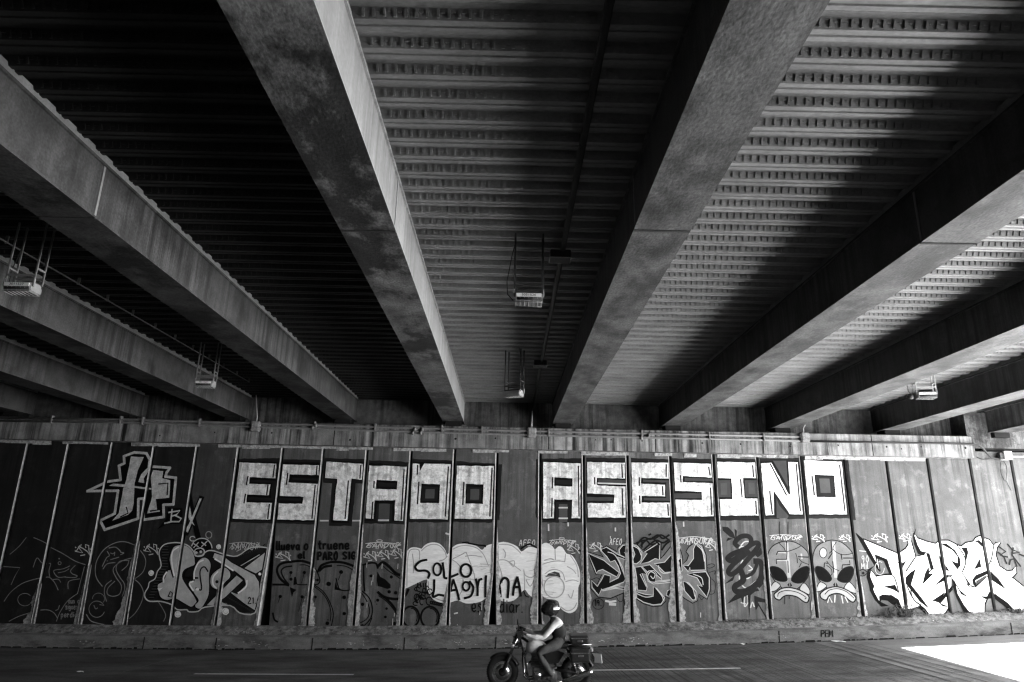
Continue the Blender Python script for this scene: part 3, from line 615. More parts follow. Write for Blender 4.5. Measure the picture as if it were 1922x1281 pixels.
for l in ([(790, 195), (850, 235)], [(850, 185), (795, 245)], [(890, 180), (940, 220)], [(955, 170), (890, 232)]): p.stroke(l, 1.8, P_tag, 0)
p.stroke([(795, 310), (820, 265), (880, 250), (920, 280), (910, 335), (840, 350), (800, 320)], 2, P_tag); p.disc((825, 305), 17, P_tag); p.disc((880, 295), 16, P_tag)
p.crew(195, 200, 370, 335, 1.6); p.sig('GANDUR', 1230, 1580, 265, 90, 1.1, P_tag); p.stroke([(1310, 290), (1350, 270)], 1, P_tag)
p.build('graffiti_tag', 'little doodled bear head with crossed eyes and white tags')
# ---- black bubble outlines with spots
p = Paint('I')
S = lambda l, w=3.2: p.stroke(l, w, P_black)
for l, w in (([(345, 665), (250, 590), (205, 500), (215, 430), (280, 385), (420, 365), (520, 360), (640, 395)], 4.2), ([(390, 425), (300, 440), (255, 490), (290, 580), (350, 655)], 2.6), ([(490, 410), (560, 410), (640, 445)], 1.6), ([(690, 460), (720, 520), (745, 600), (725, 650), (670, 660)], 2),
             ([(145, 658), (300, 660), (350, 668)], 3.4), ([(445, 600), (460, 655), (600, 660)], 1.8), ([(670, 660), (790, 750), (870, 880), (915, 1030), (885, 1205)], 1.7), ([(670, 680), (780, 770), (850, 880), (885, 1010), (875, 1120)], 1.4),
             ([(725, 490), (760, 420), (840, 385), (920, 372), (1050, 382), (1185, 430)], 4.2), ([(745, 480), (800, 435), (890, 420)], 4.4), ([(960, 415), (1080, 430), (1185, 490)], 1.6), ([(950, 580), (970, 660), (1000, 720), (1080, 735), (1180, 710)], 2),
             ([(1290, 410), (1380, 385), (1455, 392), (1478, 450)], 3.4), ([(1300, 420), (1300, 580), (1310, 740)], 2.8), ([(1478, 430), (1540, 378), (1620, 430), (1700, 510), (1780, 548)], 5), ([(1550, 430), (1620, 490), (1700, 540), (1785, 600)], 1.6),
             ([(1480, 755), (1560, 815), (1680, 840), (1760, 832), (1830, 790), (1865, 720)], 4.4), ([(1570, 825), (1650, 900), (1740, 1030)], 3.6), ([(1490, 800), (1600, 880), (1690, 990), (1730, 1070)], 1.5),
             ([(1270, 760), (1340, 870), (1375, 990), (1340, 1090), (1260, 1140)], 1.6), ([(1280, 740), (1370, 830), (1410, 960), (1390, 1080), (1310, 1175)], 2), ([(1405, 1080), (1350, 1205)], 1.6), ([(1070, 1210), (1110, 1170), (1180, 1145)], 1.6), ([(150, 1020), (170, 1100), (210, 1130)], 3)): S(l, w)
for f in ([(365, 690), (450, 725), (410, 760), (392, 825), (375, 740)], [(420, 562), (442, 560), (458, 650), (410, 668), (415, 610)], [(945, 620), (965, 690), (1010, 735), (930, 722)], [(1475, 495), (1510, 560), (1570, 590), (1640, 660), (1640, 700), (1600, 715), (1530, 690), (1480, 680), (1465, 600)]): p.fill(f, P_black)
for x, y, r in ((380, 505, 20), (550, 505, 20), (380, 590, 21), (245, 808, 21), (522, 815, 22), (690, 815, 17), (717, 600, 18), (685, 600, 10), (1015, 500, 25), (857, 650, 29), (1160, 645, 19), (1055, 820, 24), (1055, 1025, 22), (840, 1148, 24), (848, 1105, 8), (1287, 908, 22), (1395, 548, 20), (1650, 562, 20), (1622, 750, 22), (1705, 762, 22), (1748, 785, 15), (1478, 855, 20), (1590, 962, 16), (1575, 1068, 18), (1690, 1150, 22), (1285, 1178, 20), (1465, 905, 7), (1445, 877, 6)):
    p.disc((x, y), r, P_black)
for a, b in (((380, 510), (370, 560)), ((550, 510), (515, 640)), ((245, 812), (215, 895)), ((522, 820), (478, 1000)), ((1015, 505), (980, 600)), ((690, 820), (680, 880))): p.stroke([a, b], .9, P_black, 0)
p.build('graffiti_piece', 'black bubble letter outlines filled with black spots')
p = Paint('J')
for c, rx, ry in (((210, 1065), 105, 130), ((452, 1072), 115, 135)):
    p.ring(c, rx, ry, 3.4, P_black); p.ring((c[0] + 8, c[1] - 2), rx - 32, ry - 26, 1.7, P_black, -95, 35)
for k in range(15):
    x = 245 + k * 13; p.ring((x + random.uniform(0, 40), 740 + random.uniform(-40, 160)), random.uniform(16, 40), random.uniform(22, 52), 1.9, P_black, random.uniform(0, 90), 330)
for x in (300, 335, 370, 400): p.stroke([(x, 690), (x - 4, 640)], 2, P_black, 0)
for k in range(6): p.ring((470 + k * 24, 885 + k * 5), 15, 17, 2, P_black)
p.build('graffiti_doodle', 'black scribbled crown doodle above two round outlines')
p = Paint('I', .008)
for t, x0, x1, b, h in (('llueva', 190, 500, 218, 100), ('o', 540, 612, 215, 110), ('truene', 722, 1130, 208, 105), ('el', 465, 565, 322, 74), ('PARO', 712, 985, 342, 95), ('SIG', 1030, 1210, 335, 88)): p.text(t, x0, x1, b, h, 3.4, P_ink, 0, .015)
p.build('graffiti_lettering', 'black handwritten words reading llueva o truene el paro sig')
p = Paint('I', .01)
for b in ((185, 240, 375, 360), (1300, 235, 1465, 360), (1470, 220, 1625, 340), (1640, 200, 1790, 330)): p.crew(*b, 1.7)
p.sig('GANDUR', 1330, 1760, 195, 75, 1.5, P_tag); p.ring((1500, 105), 36, 14, 1.1, P_tag)
for x, y0, y1 in ((1342, 380, 440), (1535, 395, 455), (1735, 395, 460), (1420, 540, 620), (1400, 610, 665), (1345, 880, 945), (1670, 1090, 1170), (1690, 1020, 1060)): p.stroke([(x, y0), (x - 4, y1)], 1, P_tag, 0)
p.build('graffiti_tag', 'row of spiky white signature tags above the black bubble outlines')
# ---- white bubble letters
p = Paint('J')
def k2j(q): return ((900 + q[0] / 6.7409 - 740) * 6.74, q[1] * 6.74 / 6.7409)
top = [(135, 690), (140, 480), (145, 280), (190, 205), (250, 185), (330, 200), (345, 205), (400, 150), (480, 125), (570, 140), (640, 210), (672, 275), (735, 190), (800, 150), (900, 140), (1040, 170), (1110, 220), (1160, 170), (1250, 140)]
rt = [(230, 132), (300, 118), (390, 135), (480, 180), (530, 240), (600, 195), (650, 180), (720, 200), (750, 215), (790, 150), (850, 130), (920, 170), (955, 212), (1000, 175), (1050, 190), (1098, 262), (1130, 275), (1180, 300), (1240, 400), (1275, 520), (1270, 640), (1250, 700), (1245, 900), (1220, 980), (1150, 1020), (1080, 1000), (1020, 950), (1000, 880), (950, 850), (850, 835), (790, 800), (770, 800), (700, 835), (620, 780), (570, 722), (500, 800), (430, 860), (330, 875), (230, 850)]
bo = [(1200, 812), (1100, 870), (1000, 895), (900, 895), (800, 860), (690, 890), (600, 890), (500, 850), (440, 770), (410, 680), (410, 592), (270, 650), (150, 705)]
bub = top + [k2j(q) for q in rt] + bo
p.fill(bub, P_bub, 3)
p.fill([k2j(q) for q in ((830, 562), (870, 520), (950, 492), (1010, 510), (1028, 570), (930, 552))], P_mid)
for l in ([(160, 680), (165, 400), (190, 240), (250, 210), (315, 230), (320, 340)], [(345, 230), (400, 180), (480, 150), (570, 165), (640, 240), (660, 310)], [(745, 210), (820, 175), (920, 165), (1040, 195), (1130, 280), (1190, 420)], [(735, 345), (800, 390), (860, 470)], [(910, 250), (960, 380), (1010, 520), (1020, 600)], [(745, 330), (830, 290), (900, 250)], [(900, 300), (1000, 290), (1110, 310)], [(430, 620), (440, 720), (490, 810), (600, 860), (700, 860)], [(230, 270), (245, 400), (240, 510)], [(570, 360), (630, 340), (670, 300)], [(870, 590), (870, 700), (820, 800)]): p.stroke(l, 1.6, P_bubl)
for l in ([(230, 350), (330, 350), (440, 420), (520, 480)], [(250, 150), (390, 160), (470, 210), (520, 260)], [(560, 470), (580, 540), (650, 570), (700, 540)], [(560, 480), (570, 620), (570, 720)], [(590, 600), (640, 680), (690, 600)], [(800, 400), (900, 370), (1000, 360), (1080, 370)], [(955, 215), (960, 340)], [(1090, 270), (1080, 360)], [(1150, 290), (1230, 420), (1250, 560)], [(830, 520), (900, 475), (980, 470), (1050, 510), (1080, 600)], [(1110, 430), (1180, 470), (1220, 520)], [(1090, 620), (1180, 600), (1250, 620)], [(1030, 940), (1110, 990), (1190, 960), (1230, 890)], [(820, 350), (900, 330), (940, 345)], [(240, 400), (280, 520), (290, 640)], [(300, 210), (330, 260), (320, 320)], [(370, 370), (430, 430), (440, 360), (370, 370)], [(1120, 780), (1160, 830), (1190, 730)]): p.stroke([k2j(q) for q in l], 1.6, P_bubl)
c = k2j((945, 690)); p.ring(c, 128, 135, 2, P_bubl)
for k in range(60):        # brush lines
    x = random.uniform(760, 2000); y = random.uniform(250, 840); p.stroke([(x, y), (x + random.uniform(50, 140), y + random.uniform(-14, 14))], .7, P_bubl, 0) if (x < 1150 or 1450 < x < 1500 or x > 1650) else None
p.build('graffiti_piece', 'chalk white bubble letters with faint grey inner lines')
p = Paint('J', .012)
W = 4.0
for l in ([(412, 345), (330, 365), (268, 430), (300, 480), (400, 482), (447, 520), (430, 575)], [(615, 385), (630, 500), (645, 575), (720, 560), (805, 525)], [(508, 600), (505, 720), (490, 812), (560, 788), (625, 797)], [(748, 600), (790, 720), (822, 850)], [(748, 600), (728, 670), (712, 740)], [(715, 735), (790, 722)], [(955, 620), (1002, 700), (970, 800), (890, 830)], [(1035, 590), (1055, 700), (1055, 795)], [(1055, 690), (1075, 605), (1108, 588)], [(1162, 548), (1155, 700), (1155, 812)]): p.stroke(l, W, P_ink)
p.ring((545, 465), 50, 76, W - .5, P_ink); p.ring((908, 480), 68, 80, W, P_ink); p.ring((910, 680), 44, 54, W - .5, P_ink)
for l in ([(232, 580), (258, 700), (266, 810)], [(255, 650), (310, 575), (368, 620), (358, 822)], [(480, 565), (440, 680), (424, 790)], [(480, 565), (505, 680), (522, 800)], [(440, 690), (512, 690)]): p.stroke([k2j(q) for q in l], W + .3, P_ink)
p.text('est', 975, 1180, 1000, 150, 2.1, P_ink)
p.zoom = 'K'; p.text('diar.', 245, 560, 1010, 165, 2.1, P_ink); p.stroke([(560, 740), (585, 800), (625, 815)], 2, P_ink)
p.build('graffiti_lettering', 'black handwritten words reading solo lagrima est diar over the white bubble letters')
p = Paint('K', .012)
p.text('AFEO', 495, 710, 165, 70, 1.4, P_tag, .1); p.sig('GANDER', 890, 1210, 150, 65, 1.1, P_tag); p.ring((1040, 72), 34, 10, .9, P_tag); p.crew(1110, 140, 1265, 270, 1.4)
for l in ([(525, 205), (600, 155), (650, 150), (720, 190)], [(1255, 230), (1300, 235)]): p.stroke(l, 2.6, P_black)
p.zoom = 'J'; p.stroke([(860, 132), (930, 122), (940, 140)], 2.4, P_black); p.stroke([(955, 138), (1080, 160), (1150, 165), (1150, 180)], 2.6, P_black)
for x, y0, y1 in ((1110, 880, 980), (1085, 1000, 1040), (798, 1160, 1200)): p.stroke([(x, y0), (x - 4, y1)], 1, P_tag, 0)
p.stroke([(760, 1025), (800, 1015)], 2.2, P_tag, 0); p.stroke([(655, 10), (690, 22)], 3, P_tag, 0)
p.build('graffiti_tag', 'small white tags above the right end of the bubble letters')
# ---- black wild-style piece
p = Paint('L')
o = [(75, 345), (270, 410), (215, 330), (295, 280), (420, 350), (430, 300), (480, 250), (560, 240), (640, 260), (700, 320), (720, 350), (890, 230), (915, 240), (910, 430), (960, 380), (1030, 290), (1130, 300), (1160, 400), (1165, 490), (1220, 440), (1240, 380), (1210, 340), (1240, 290), (1320, 230), (1390, 270), (1430, 380), (1440, 560), (1480, 640), (1480, 780), (1445, 880), (1350, 820), (1330, 900), (1280, 925), (1190, 870), (1100, 800), (1040, 890), (960, 840), (970, 900), (920, 955), (830, 965), (720, 930), (630, 870), (600, 800), (530, 790), (340, 870), (200, 855), (120, 760), (120, 660), (190, 720), (250, 600), (180, 600), (130, 480)]
for l in ([(1440, 500), (1500, 480), (1535, 500), (1480, 530), (1440, 520)], [(1470, 580), (1540, 560), (1530, 600)], [(1480, 640), (1540, 700), (1530, 810), (1480, 830)], [(1340, 820), (1380, 890), (1410, 860)], [(410, 860), (440, 910), (480, 900), (490, 810)], [(490, 890), (500, 940), (530, 935)], [(130, 660), (180, 640), (220, 660)]): p.stroke(l, 1.1, P_dk)
p.stroke(o, 3.6, P_black, 0, True); p.fill(o, P_chrome2)
BF = ([(85, 360), (265, 440), (300, 470), (440, 580), (410, 630), (250, 545), (200, 560), (180, 590), (140, 490)],
 [(225, 320), (295, 290), (420, 370), (530, 420), (530, 440), (420, 400), (480, 520), (515, 650), (490, 690), (330, 750), (235, 780), (205, 840), (130, 750), (125, 670), (190, 740), (240, 660), (270, 600), (340, 620), (330, 690), (430, 640), (455, 590), (430, 510), (390, 440), (340, 460), (300, 400)],
 [(440, 320), (480, 270), (560, 255), (560, 330), (500, 350), (560, 430), (450, 380)], [(590, 260), (650, 280), (700, 350), (690, 440), (640, 480), (590, 470), (600, 420), (620, 370), (600, 320)],
 [(680, 480), (760, 360), (730, 345), (900, 240), (900, 430), (850, 420), (780, 460)], [(620, 520), (690, 510), (760, 600), (700, 590), (760, 740), (750, 790), (650, 780), (640, 640)], [(700, 510), (790, 490), (920, 620), (930, 660), (860, 600), (760, 570)],
 [(840, 480), (960, 460), (1030, 380), (1060, 400), (1060, 570), (960, 580), (900, 520)], [(750, 600), (780, 560), (840, 560), (870, 600), (850, 680), (1050, 660), (1050, 690), (830, 710), (770, 680)],
 [(640, 800), (740, 830), (830, 840), (830, 740), (870, 760), (960, 870), (920, 940), (830, 950), (720, 920), (640, 870)], [(250, 790), (340, 760), (450, 745), (560, 750), (560, 780), (400, 760)],
 [(1170, 500), (1230, 500), (1290, 420), (1290, 310), (1320, 245), (1380, 290), (1420, 380), (1425, 550), (1260, 555), (1250, 520), (1230, 570)], [(1215, 600), (1300, 580), (1430, 570), (1470, 640), (1470, 770), (1440, 860), (1330, 720), (1390, 740), (1330, 640)],
 [(1170, 680), (1240, 700), (1320, 800), (1310, 890), (1280, 895), (1190, 790)], [(980, 840), (1060, 880), (1060, 750), (990, 790)], [(1080, 420), (1150, 420), (1160, 560), (1090, 600)])
for f in BF: p.fill(f, P_black); p.stroke(f, 1.3, P_tag, 0, True)
for l in ([(310, 345), (380, 370), (430, 440), (480, 560), (510, 650)], [(235, 768), (260, 785), (330, 755), (450, 720)], [(800, 620), (830, 650), (850, 600), (800, 570), (765, 620), (790, 680), (870, 690), (1040, 672)], [(890, 500), (900, 550), (950, 590), (1040, 575)], [(680, 600), (720, 680), (750, 740)], [(860, 760), (930, 850), (945, 900)], [(1330, 270), (1390, 330), (1415, 450)], [(1290, 600), (1380, 640), (1400, 720)], [(1210, 690), (1280, 760), (1305, 850)], [(600, 275), (660, 310), (690, 380)], [(640, 820), (740, 860), (830, 850)]): p.stroke(l, 1.4, P_tag)
p.build('graffiti_piece', 'black wild style letters edged in white across three panels')
p = Paint('L', .012)
for l in ([(650, 250), (720, 180), (800, 200), (880, 150), (940, 190), (1010, 150)], [(690, 270), (760, 200), (850, 190), (920, 150), (1010, 210)], [(720, 320), (800, 250), (870, 210), (940, 240), (1010, 200)], [(930, 320), (970, 260), (1020, 220)], [(640, 240), (740, 210), (800, 260), (850, 250)], [(700, 290), (700, 220)], [(780, 150), (800, 140)], [(820, 180), (900, 260)]): p.stroke(l, 3, P_black)
p.crew(100, 235, 240, 340, 1.7); p.text('AFEO', 325, 470, 260, 68, 1.2, P_tag, .15); p.sig('GANDURG', 1130, 1500, 250, 85, 1.5, P_tag); p.crew(1425, 215, 1550, 330, 1.7)
p.ring((200, 938), 66, 62, 1, P_black); p.text('19.', 160, 240, 960, 68, 1.8, P_black)
p.stroke([(285, 905), (340, 915), (400, 905)], 3.4, P_tag, 0); p.stroke([(330, 940), (395, 945)], 4.5, P_tag, 0)
for x, y0, y1 in ((395, 70, 105), (1175, 0, 45), (1370, 1040, 1090), (338, 165, 190)): p.stroke([(x, y0), (x, y1)], 1.4, P_tag, 0)
p.build('graffiti_tag', 'white tags and black scribble around the black wild style letters')
# ---- dark knotted scribble
p = Paint('M')
for l in ([(310, 330), (350, 290), (400, 290), (370, 340), (300, 350), (290, 420)], [(320, 540), (380, 480), (420, 420), (440, 400)], [(330, 500), (310, 540), (340, 570)], [(400, 560), (440, 600), (400, 620)], [(330, 690), (380, 710), (420, 680), (380, 660)], [(290, 680), (300, 760), (370, 820), (430, 780), (520, 700), (570, 630)], [(350, 920), (350, 1030), (390, 980), (380, 900)], [(420, 1040), (440, 980), (460, 1030)], [(310, 985), (360, 1000)]): p.stroke(l, 2, P_tag)
for l, w in (([(270, 340), (240, 300), (300, 235), (380, 222), (425, 262), (405, 335), (330, 380), (210, 430), (155, 480), (200, 505), (300, 440), (400, 340), (480, 300), (512, 330), (430, 440), (290, 600), (200, 662), (165, 620), (250, 520), (400, 400)], 8.5), ([(300, 600), (340, 710), (300, 760), (240, 800), (250, 852), (330, 862), (430, 820), (530, 720), (552, 600), (530, 520), (470, 510)], 10), ([(355, 690), (440, 650), (480, 580), (490, 540)], 6), ([(360, 520), (470, 420), (500, 350)], 5)): p.stroke(l, w, P_dk, 6)
for f in ([(95, 115), (160, 120), (220, 180), (250, 260), (180, 230), (100, 160)], [(235, 140), (262, 160), (258, 250), (245, 240)], [(250, 260), (160, 240), (140, 285), (200, 260)], [(330, 850), (240, 900), (150, 1000), (310, 930), (330, 1000), (345, 920), (385, 900), (405, 1160), (420, 900), (470, 860), (520, 850), (500, 820)],
          [(460, 905), (590, 950), (585, 985), (500, 975), (620, 1180), (600, 1170), (510, 1020), (480, 1075), (465, 980)], [(120, 775), (240, 670), (220, 730)], [(540, 350), (552, 430), (500, 470), (470, 440)], [(580, 640), (575, 760), (520, 820), (480, 790), (530, 720)]): p.fill(f, P_dk)
p.build('graffiti_piece', 'dark grey knotted scribble with leaf shaped ends')
# ---- two pale alien heads
def alien(label, dome, eyes, mouth, lip, nose, cheeks, marks, extra):
    p = Paint('M')
    p.fill(dome, P_head, 3); p.stroke(dome, 1.7, P_black, 3, True)
    for c in cheeks: p.fill(c, P_lip, 3); p.stroke(c, 1.5, P_black, 3, True)
    for e in eyes: p.fill(e, P_deep, 3); p.stroke(e, 1.2, P_black, 3, True)
    p.fill(mouth, P_lip, 3); p.stroke(mouth, 2.2, P_black, 3, True); p.stroke(lip, 1.4, P_black)
    for q in nose: p.fill(q, P_black)
    for l in marks: p.stroke(l, 1.7, P_black, 0)
    extra(p)
    p.build('graffiti_head', label)
def ex1(p):
    p.fill([(815, 300), (850, 300), (880, 700), (840, 700)], P_lip)
    for l in ([(740, 408), (825, 412)], [(725, 500), (835, 500)], [(1000, 430), (1005, 480)]): p.stroke(l, 3, P_lip, 0)
    for l in ([(830, 290), (830, 400), (730, 400), (715, 435)], [(835, 410), (830, 490), (715, 490), (715, 540)], [(845, 510), (850, 640)], [(965, 460), (1085, 465)]): p.stroke(l, 1.8, P_black, 0)
    for l in ([(740, 300), (800, 360), (830, 400), (930, 370), (990, 340)], [(970, 480), (1010, 520), (1090, 550)], [(935, 420), (950, 470), (955, 530)], [(1000, 530), (975, 580)]): p.stroke(l, 1.2, P_black)
    p.sig('GANDUR', 640, 1000, 265, 62, 1, P_tag)
    for x, y0, y1 in ((810, 920, 1000), (860, 910, 940), (750, 60, 220), (848, 60, 200)): p.stroke([(x, y0), (x, y1)], 1.3, P_dk, 0)
alien('pale alien head graffiti with slanted black eyes and the letters ET', [(625, 620), (612, 520), (618, 430), (660, 350), (740, 300), (840, 280), (940, 300), (1030, 360), (1085, 440), (1092, 600), (1080, 680), (1030, 755), (950, 830), (860, 850), (770, 810), (700, 740), (645, 660)],
      [[(645, 575), (730, 580), (800, 630), (840, 720), (790, 745), (700, 720), (655, 650)], [(1080, 575), (1000, 585), (920, 650), (885, 730), (960, 765), (1040, 740), (1075, 680)]],
      [(690, 890), (720, 860), (770, 825), (860, 812), (980, 842), (1080, 905), (1082, 960), (1060, 985), (1020, 970), (950, 920), (850, 900), (790, 920), (750, 955), (700, 932)], [(730, 915), (745, 872), (830, 847), (950, 866), (1050, 922), (1040, 945)],
      [[(838, 782), (862, 755), (862, 805)], [(872, 752), (896, 790), (872, 806)]], [[(642, 850), (652, 800), (700, 745), (760, 785), (735, 825), (690, 855)], [(1030, 760), (1092, 830), (1092, 890), (1040, 870), (980, 830)]], [], ex1)
def ex2(p):
    p.fill([(1350, 290), (1385, 290), (1410, 700), (1375, 700)], P_lip)
    p.disc((1250, 415), 40, P_lip, 55); p.ring((1250, 415), 42, 58, 1.3, P_black)
    for l in ([(1340, 285), (1352, 420), (1310, 482)], [(1480, 475), (1598, 475)], [(1455, 430), (1465, 490)], [(1465, 600), (1470, 553), (1557, 550), (1552, 505)], [(1360, 515), (1372, 640)], [(1260, 580), (1265, 530), (1300, 535)]): p.stroke(l, 1.8, P_black, 0)
    for l in ([(1400, 290), (1362, 370), (1450, 432), (1540, 432), (1590, 415)], [(1290, 510), (1350, 580), (1430, 620)], [(1290, 560), (1340, 600), (1350, 660), (1320, 680)], [(1360, 380), (1320, 420)]): p.stroke(l, 1.2, P_black)
    p.crew(1120, 205, 1265, 290, 1.5); p.crew(1430, 205, 1560, 290, 1.2)
    for l in ([(1300, 985), (1320, 920), (1350, 980)], [(1380, 980), (1385, 900)], [(1475, 990), (1460, 910)], [(1500, 920), (1530, 980)]): p.stroke(l, 2, P_tag, 0)
alien('pale alien head graffiti with an oval hole and the letters BE', [(1165, 640), (1132, 540), (1140, 420), (1180, 340), (1260, 290), (1350, 270), (1450, 290), (1530, 350), (1590, 430), (1605, 560), (1595, 660), (1550, 745), (1480, 820), (1395, 850), (1300, 820), (1220, 745), (1185, 690)],
      [[(1165, 575), (1240, 580), (1310, 640), (1348, 715), (1300, 750), (1210, 720), (1170, 650)], [(1585, 575), (1500, 585), (1440, 640), (1412, 720), (1480, 755), (1545, 740), (1590, 660)]],
      [(1215, 890), (1250, 850), (1320, 815), (1420, 805), (1540, 850), (1620, 920), (1615, 960), (1590, 980), (1550, 960), (1480, 900), (1400, 880), (1320, 905), (1285, 955), (1230, 935)], [(1270, 890), (1320, 842), (1420, 827), (1520, 862), (1600, 932)],
      [[(1362, 782), (1386, 752), (1386, 806)], [(1396, 752), (1420, 788), (1398, 808)]], [[(1170, 850), (1182, 800), (1220, 748), (1290, 790), (1255, 830), (1205, 858)], [(1550, 748), (1640, 855), (1625, 880), (1560, 860), (1490, 820)]], [], ex2)
# ---- big white sharp-edged piece at the lit end
p = Paint('N')
o = [(175, 250), (555, 408), (640, 350), (672, 300), (655, 250), (690, 265), (740, 440), (840, 420), (850, 395), (780, 380), (740, 280), (728, 185), (765, 240), (860, 275), (960, 300), (1010, 265), (1100, 265), (1190, 310), (1240, 330), (1290, 290), (1370, 275), (1400, 235), (1440, 215), (1480, 235), (1540, 255), (1590, 320), (1620, 290), (1660, 285), (1625, 330), (1610, 420), (1650, 540), (1740, 600), (1800, 590), (1830, 545), (1835, 610), (1800, 650), (1770, 650), (1922, 770), (1985, 860), (1960, 1080), (1850, 1095), (1840, 1060), (1760, 960), (1600, 850), (1540, 840), (1510, 900), (1490, 950), (1490, 1050), (1340, 1050), (1270, 960), (1180, 800), (1160, 690), (1130, 660), (1130, 780), (1080, 830), (1090, 960), (1100, 980), (1040, 1080), (910, 1085), (850, 1000), (800, 960), (720, 1000), (600, 1010), (560, 900), (480, 850), (390, 860), (350, 920), (280, 790), (300, 760), (250, 660), (260, 590), (310, 650), (490, 635), (440, 470), (320, 420), (350, 590), (300, 500), (240, 400)]
p.stroke(o, 5.2, P_deep, 0, True); p.fill(o, P_pure)
for f in ([(95, 180), (175, 250), (330, 530), (355, 600), (300, 530), (200, 370)], [(300, 410), (430, 465), (490, 635), (470, 640), (400, 480), (320, 455), (335, 560)],
          [(290, 540), (240, 590), (250, 660), (290, 760), (280, 790), (310, 870), (350, 920), (350, 870), (390, 850), (480, 860), (560, 920), (600, 1010), (595, 1070), (560, 1060), (540, 990), (440, 910), (370, 900), (360, 930), (445, 970), (370, 975), (300, 900), (250, 800), (245, 760), (215, 660), (225, 580)],
          [(400, 762), (520, 745), (555, 825), (500, 790)], [(718, 210), (745, 135), (728, 210), (762, 310), (800, 378), (860, 390), (820, 422), (770, 400), (730, 300)], [(860, 395), (890, 400), (940, 575), (910, 580), (885, 480)],
          [(740, 570), (690, 740), (800, 880), (880, 990), (860, 975), (790, 920), (690, 790), (640, 730), (640, 660), (690, 610)], [(885, 545), (890, 625), (932, 618), (820, 732), (850, 620)], [(545, 490), (580, 520), (640, 480), (600, 550), (600, 620), (570, 530)], [(960, 745), (1060, 645), (1110, 640), (1060, 690)],
          [(930, 915), (1055, 830), (1000, 930), (990, 930)], [(1132, 760), (1142, 790), (1010, 940), (1090, 978), (1040, 972), (990, 930), (1080, 830)], [(1010, 290), (1080, 300), (1170, 370), (1222, 460), (1227, 530), (1198, 570), (1130, 480), (1200, 510), (1200, 430), (1140, 360)],
          [(1240, 340), (1300, 340), (1310, 390), (1290, 480), (1280, 400)], [(1380, 270), (1430, 258), (1472, 300), (1466, 325), (1420, 280)], [(1440, 460), (1452, 545), (1385, 570)], [(1525, 588), (1400, 640), (1362, 690), (1372, 740), (1395, 765), (1530, 640), (1400, 730), (1385, 690), (1520, 620)], [(1240, 600), (1350, 760), (1395, 768), (1320, 740)],
          [(1165, 700), (1200, 860), (1300, 1020), (1352, 1045), (1270, 1040), (1190, 880), (1150, 760)], [(1170, 720), (1220, 800), (1300, 870), (1240, 840)], [(1550, 590), (1640, 680), (1722, 788), (1560, 680)],
          [(1545, 820), (1600, 840), (1740, 940), (1830, 1040), (1842, 1095), (1800, 1090), (1720, 980), (1590, 880), (1500, 892), (1450, 868), (1520, 872)], [(1000, 430), (1032, 480), (1105, 592), (1040, 580)], [(700, 1000), (780, 980), (830, 990), (850, 1060), (840, 1010), (780, 995)]): p.fill(f, P_deep); p.stroke(f, 1.6, P_deep, 0, True)
for l in ([(555, 408), (600, 620), (650, 900), (640, 1000)], [(740, 440), (720, 470), (640, 590)], [(1000, 430), (1040, 600), (1090, 640), (1140, 640)], [(1190, 310), (1260, 410), (1285, 500), (1250, 600)], [(1590, 320), (1570, 440), (1540, 520)], [(1560, 480), (1610, 530)],
          [(310, 650), (490, 635), (560, 830)], [(690, 790), (700, 860), (740, 920), (800, 960)], [(650, 760), (720, 900), (790, 960)], [(1090, 800), (1000, 930)], [(1480, 235), (1500, 330)], [(890, 600), (910, 580)], [(1130, 660), (1090, 640)], [(1300, 730), (1330, 770)]): p.stroke(l, 1.9, P_deep)
p.fill([(1400, 700), (1500, 640), (1510, 655), (1395, 745)], P_mid)
p.build('graffiti_piece', 'big sharp edged white letters with dark shadow at the lit end of the wall')
p = Paint('N', .01)
for l in ([(1650, 330), (1720, 380), (1660, 420), (1740, 440)], [(1640, 390), (1700, 440), (1730, 510)], [(1740, 300), (1790, 360), (1870, 390), (1790, 400)], [(1800, 340), (1790, 420), (1880, 540)], [(1760, 520), (1770, 470), (1810, 460), (1840, 540)], [(1870, 410), (1922, 430)]): p.stroke(l, 2.8, P_black, 0)
p.crew(260, 185, 435, 280, 1.4); p.crew(560, 185, 690, 270, 1.3); p.text('90', 150, 240, 500, 75, 1.5, P_bubl); p.text('Mil', 145, 230, 565, 60, 1.5, P_bubl); p.stroke([(130, 372), (200, 378)], 1, P_tag, 0)
p.stroke([(130, 590), (170, 575), (215, 610), (170, 645), (130, 635)], 1.4, P_black); p.disc((172, 615), 15, P_black); p.ring((350, 560), 50, 70, 1, P_bubl, 0, 300)
p.build('graffiti_tag', 'black and white tags around the big white letters')
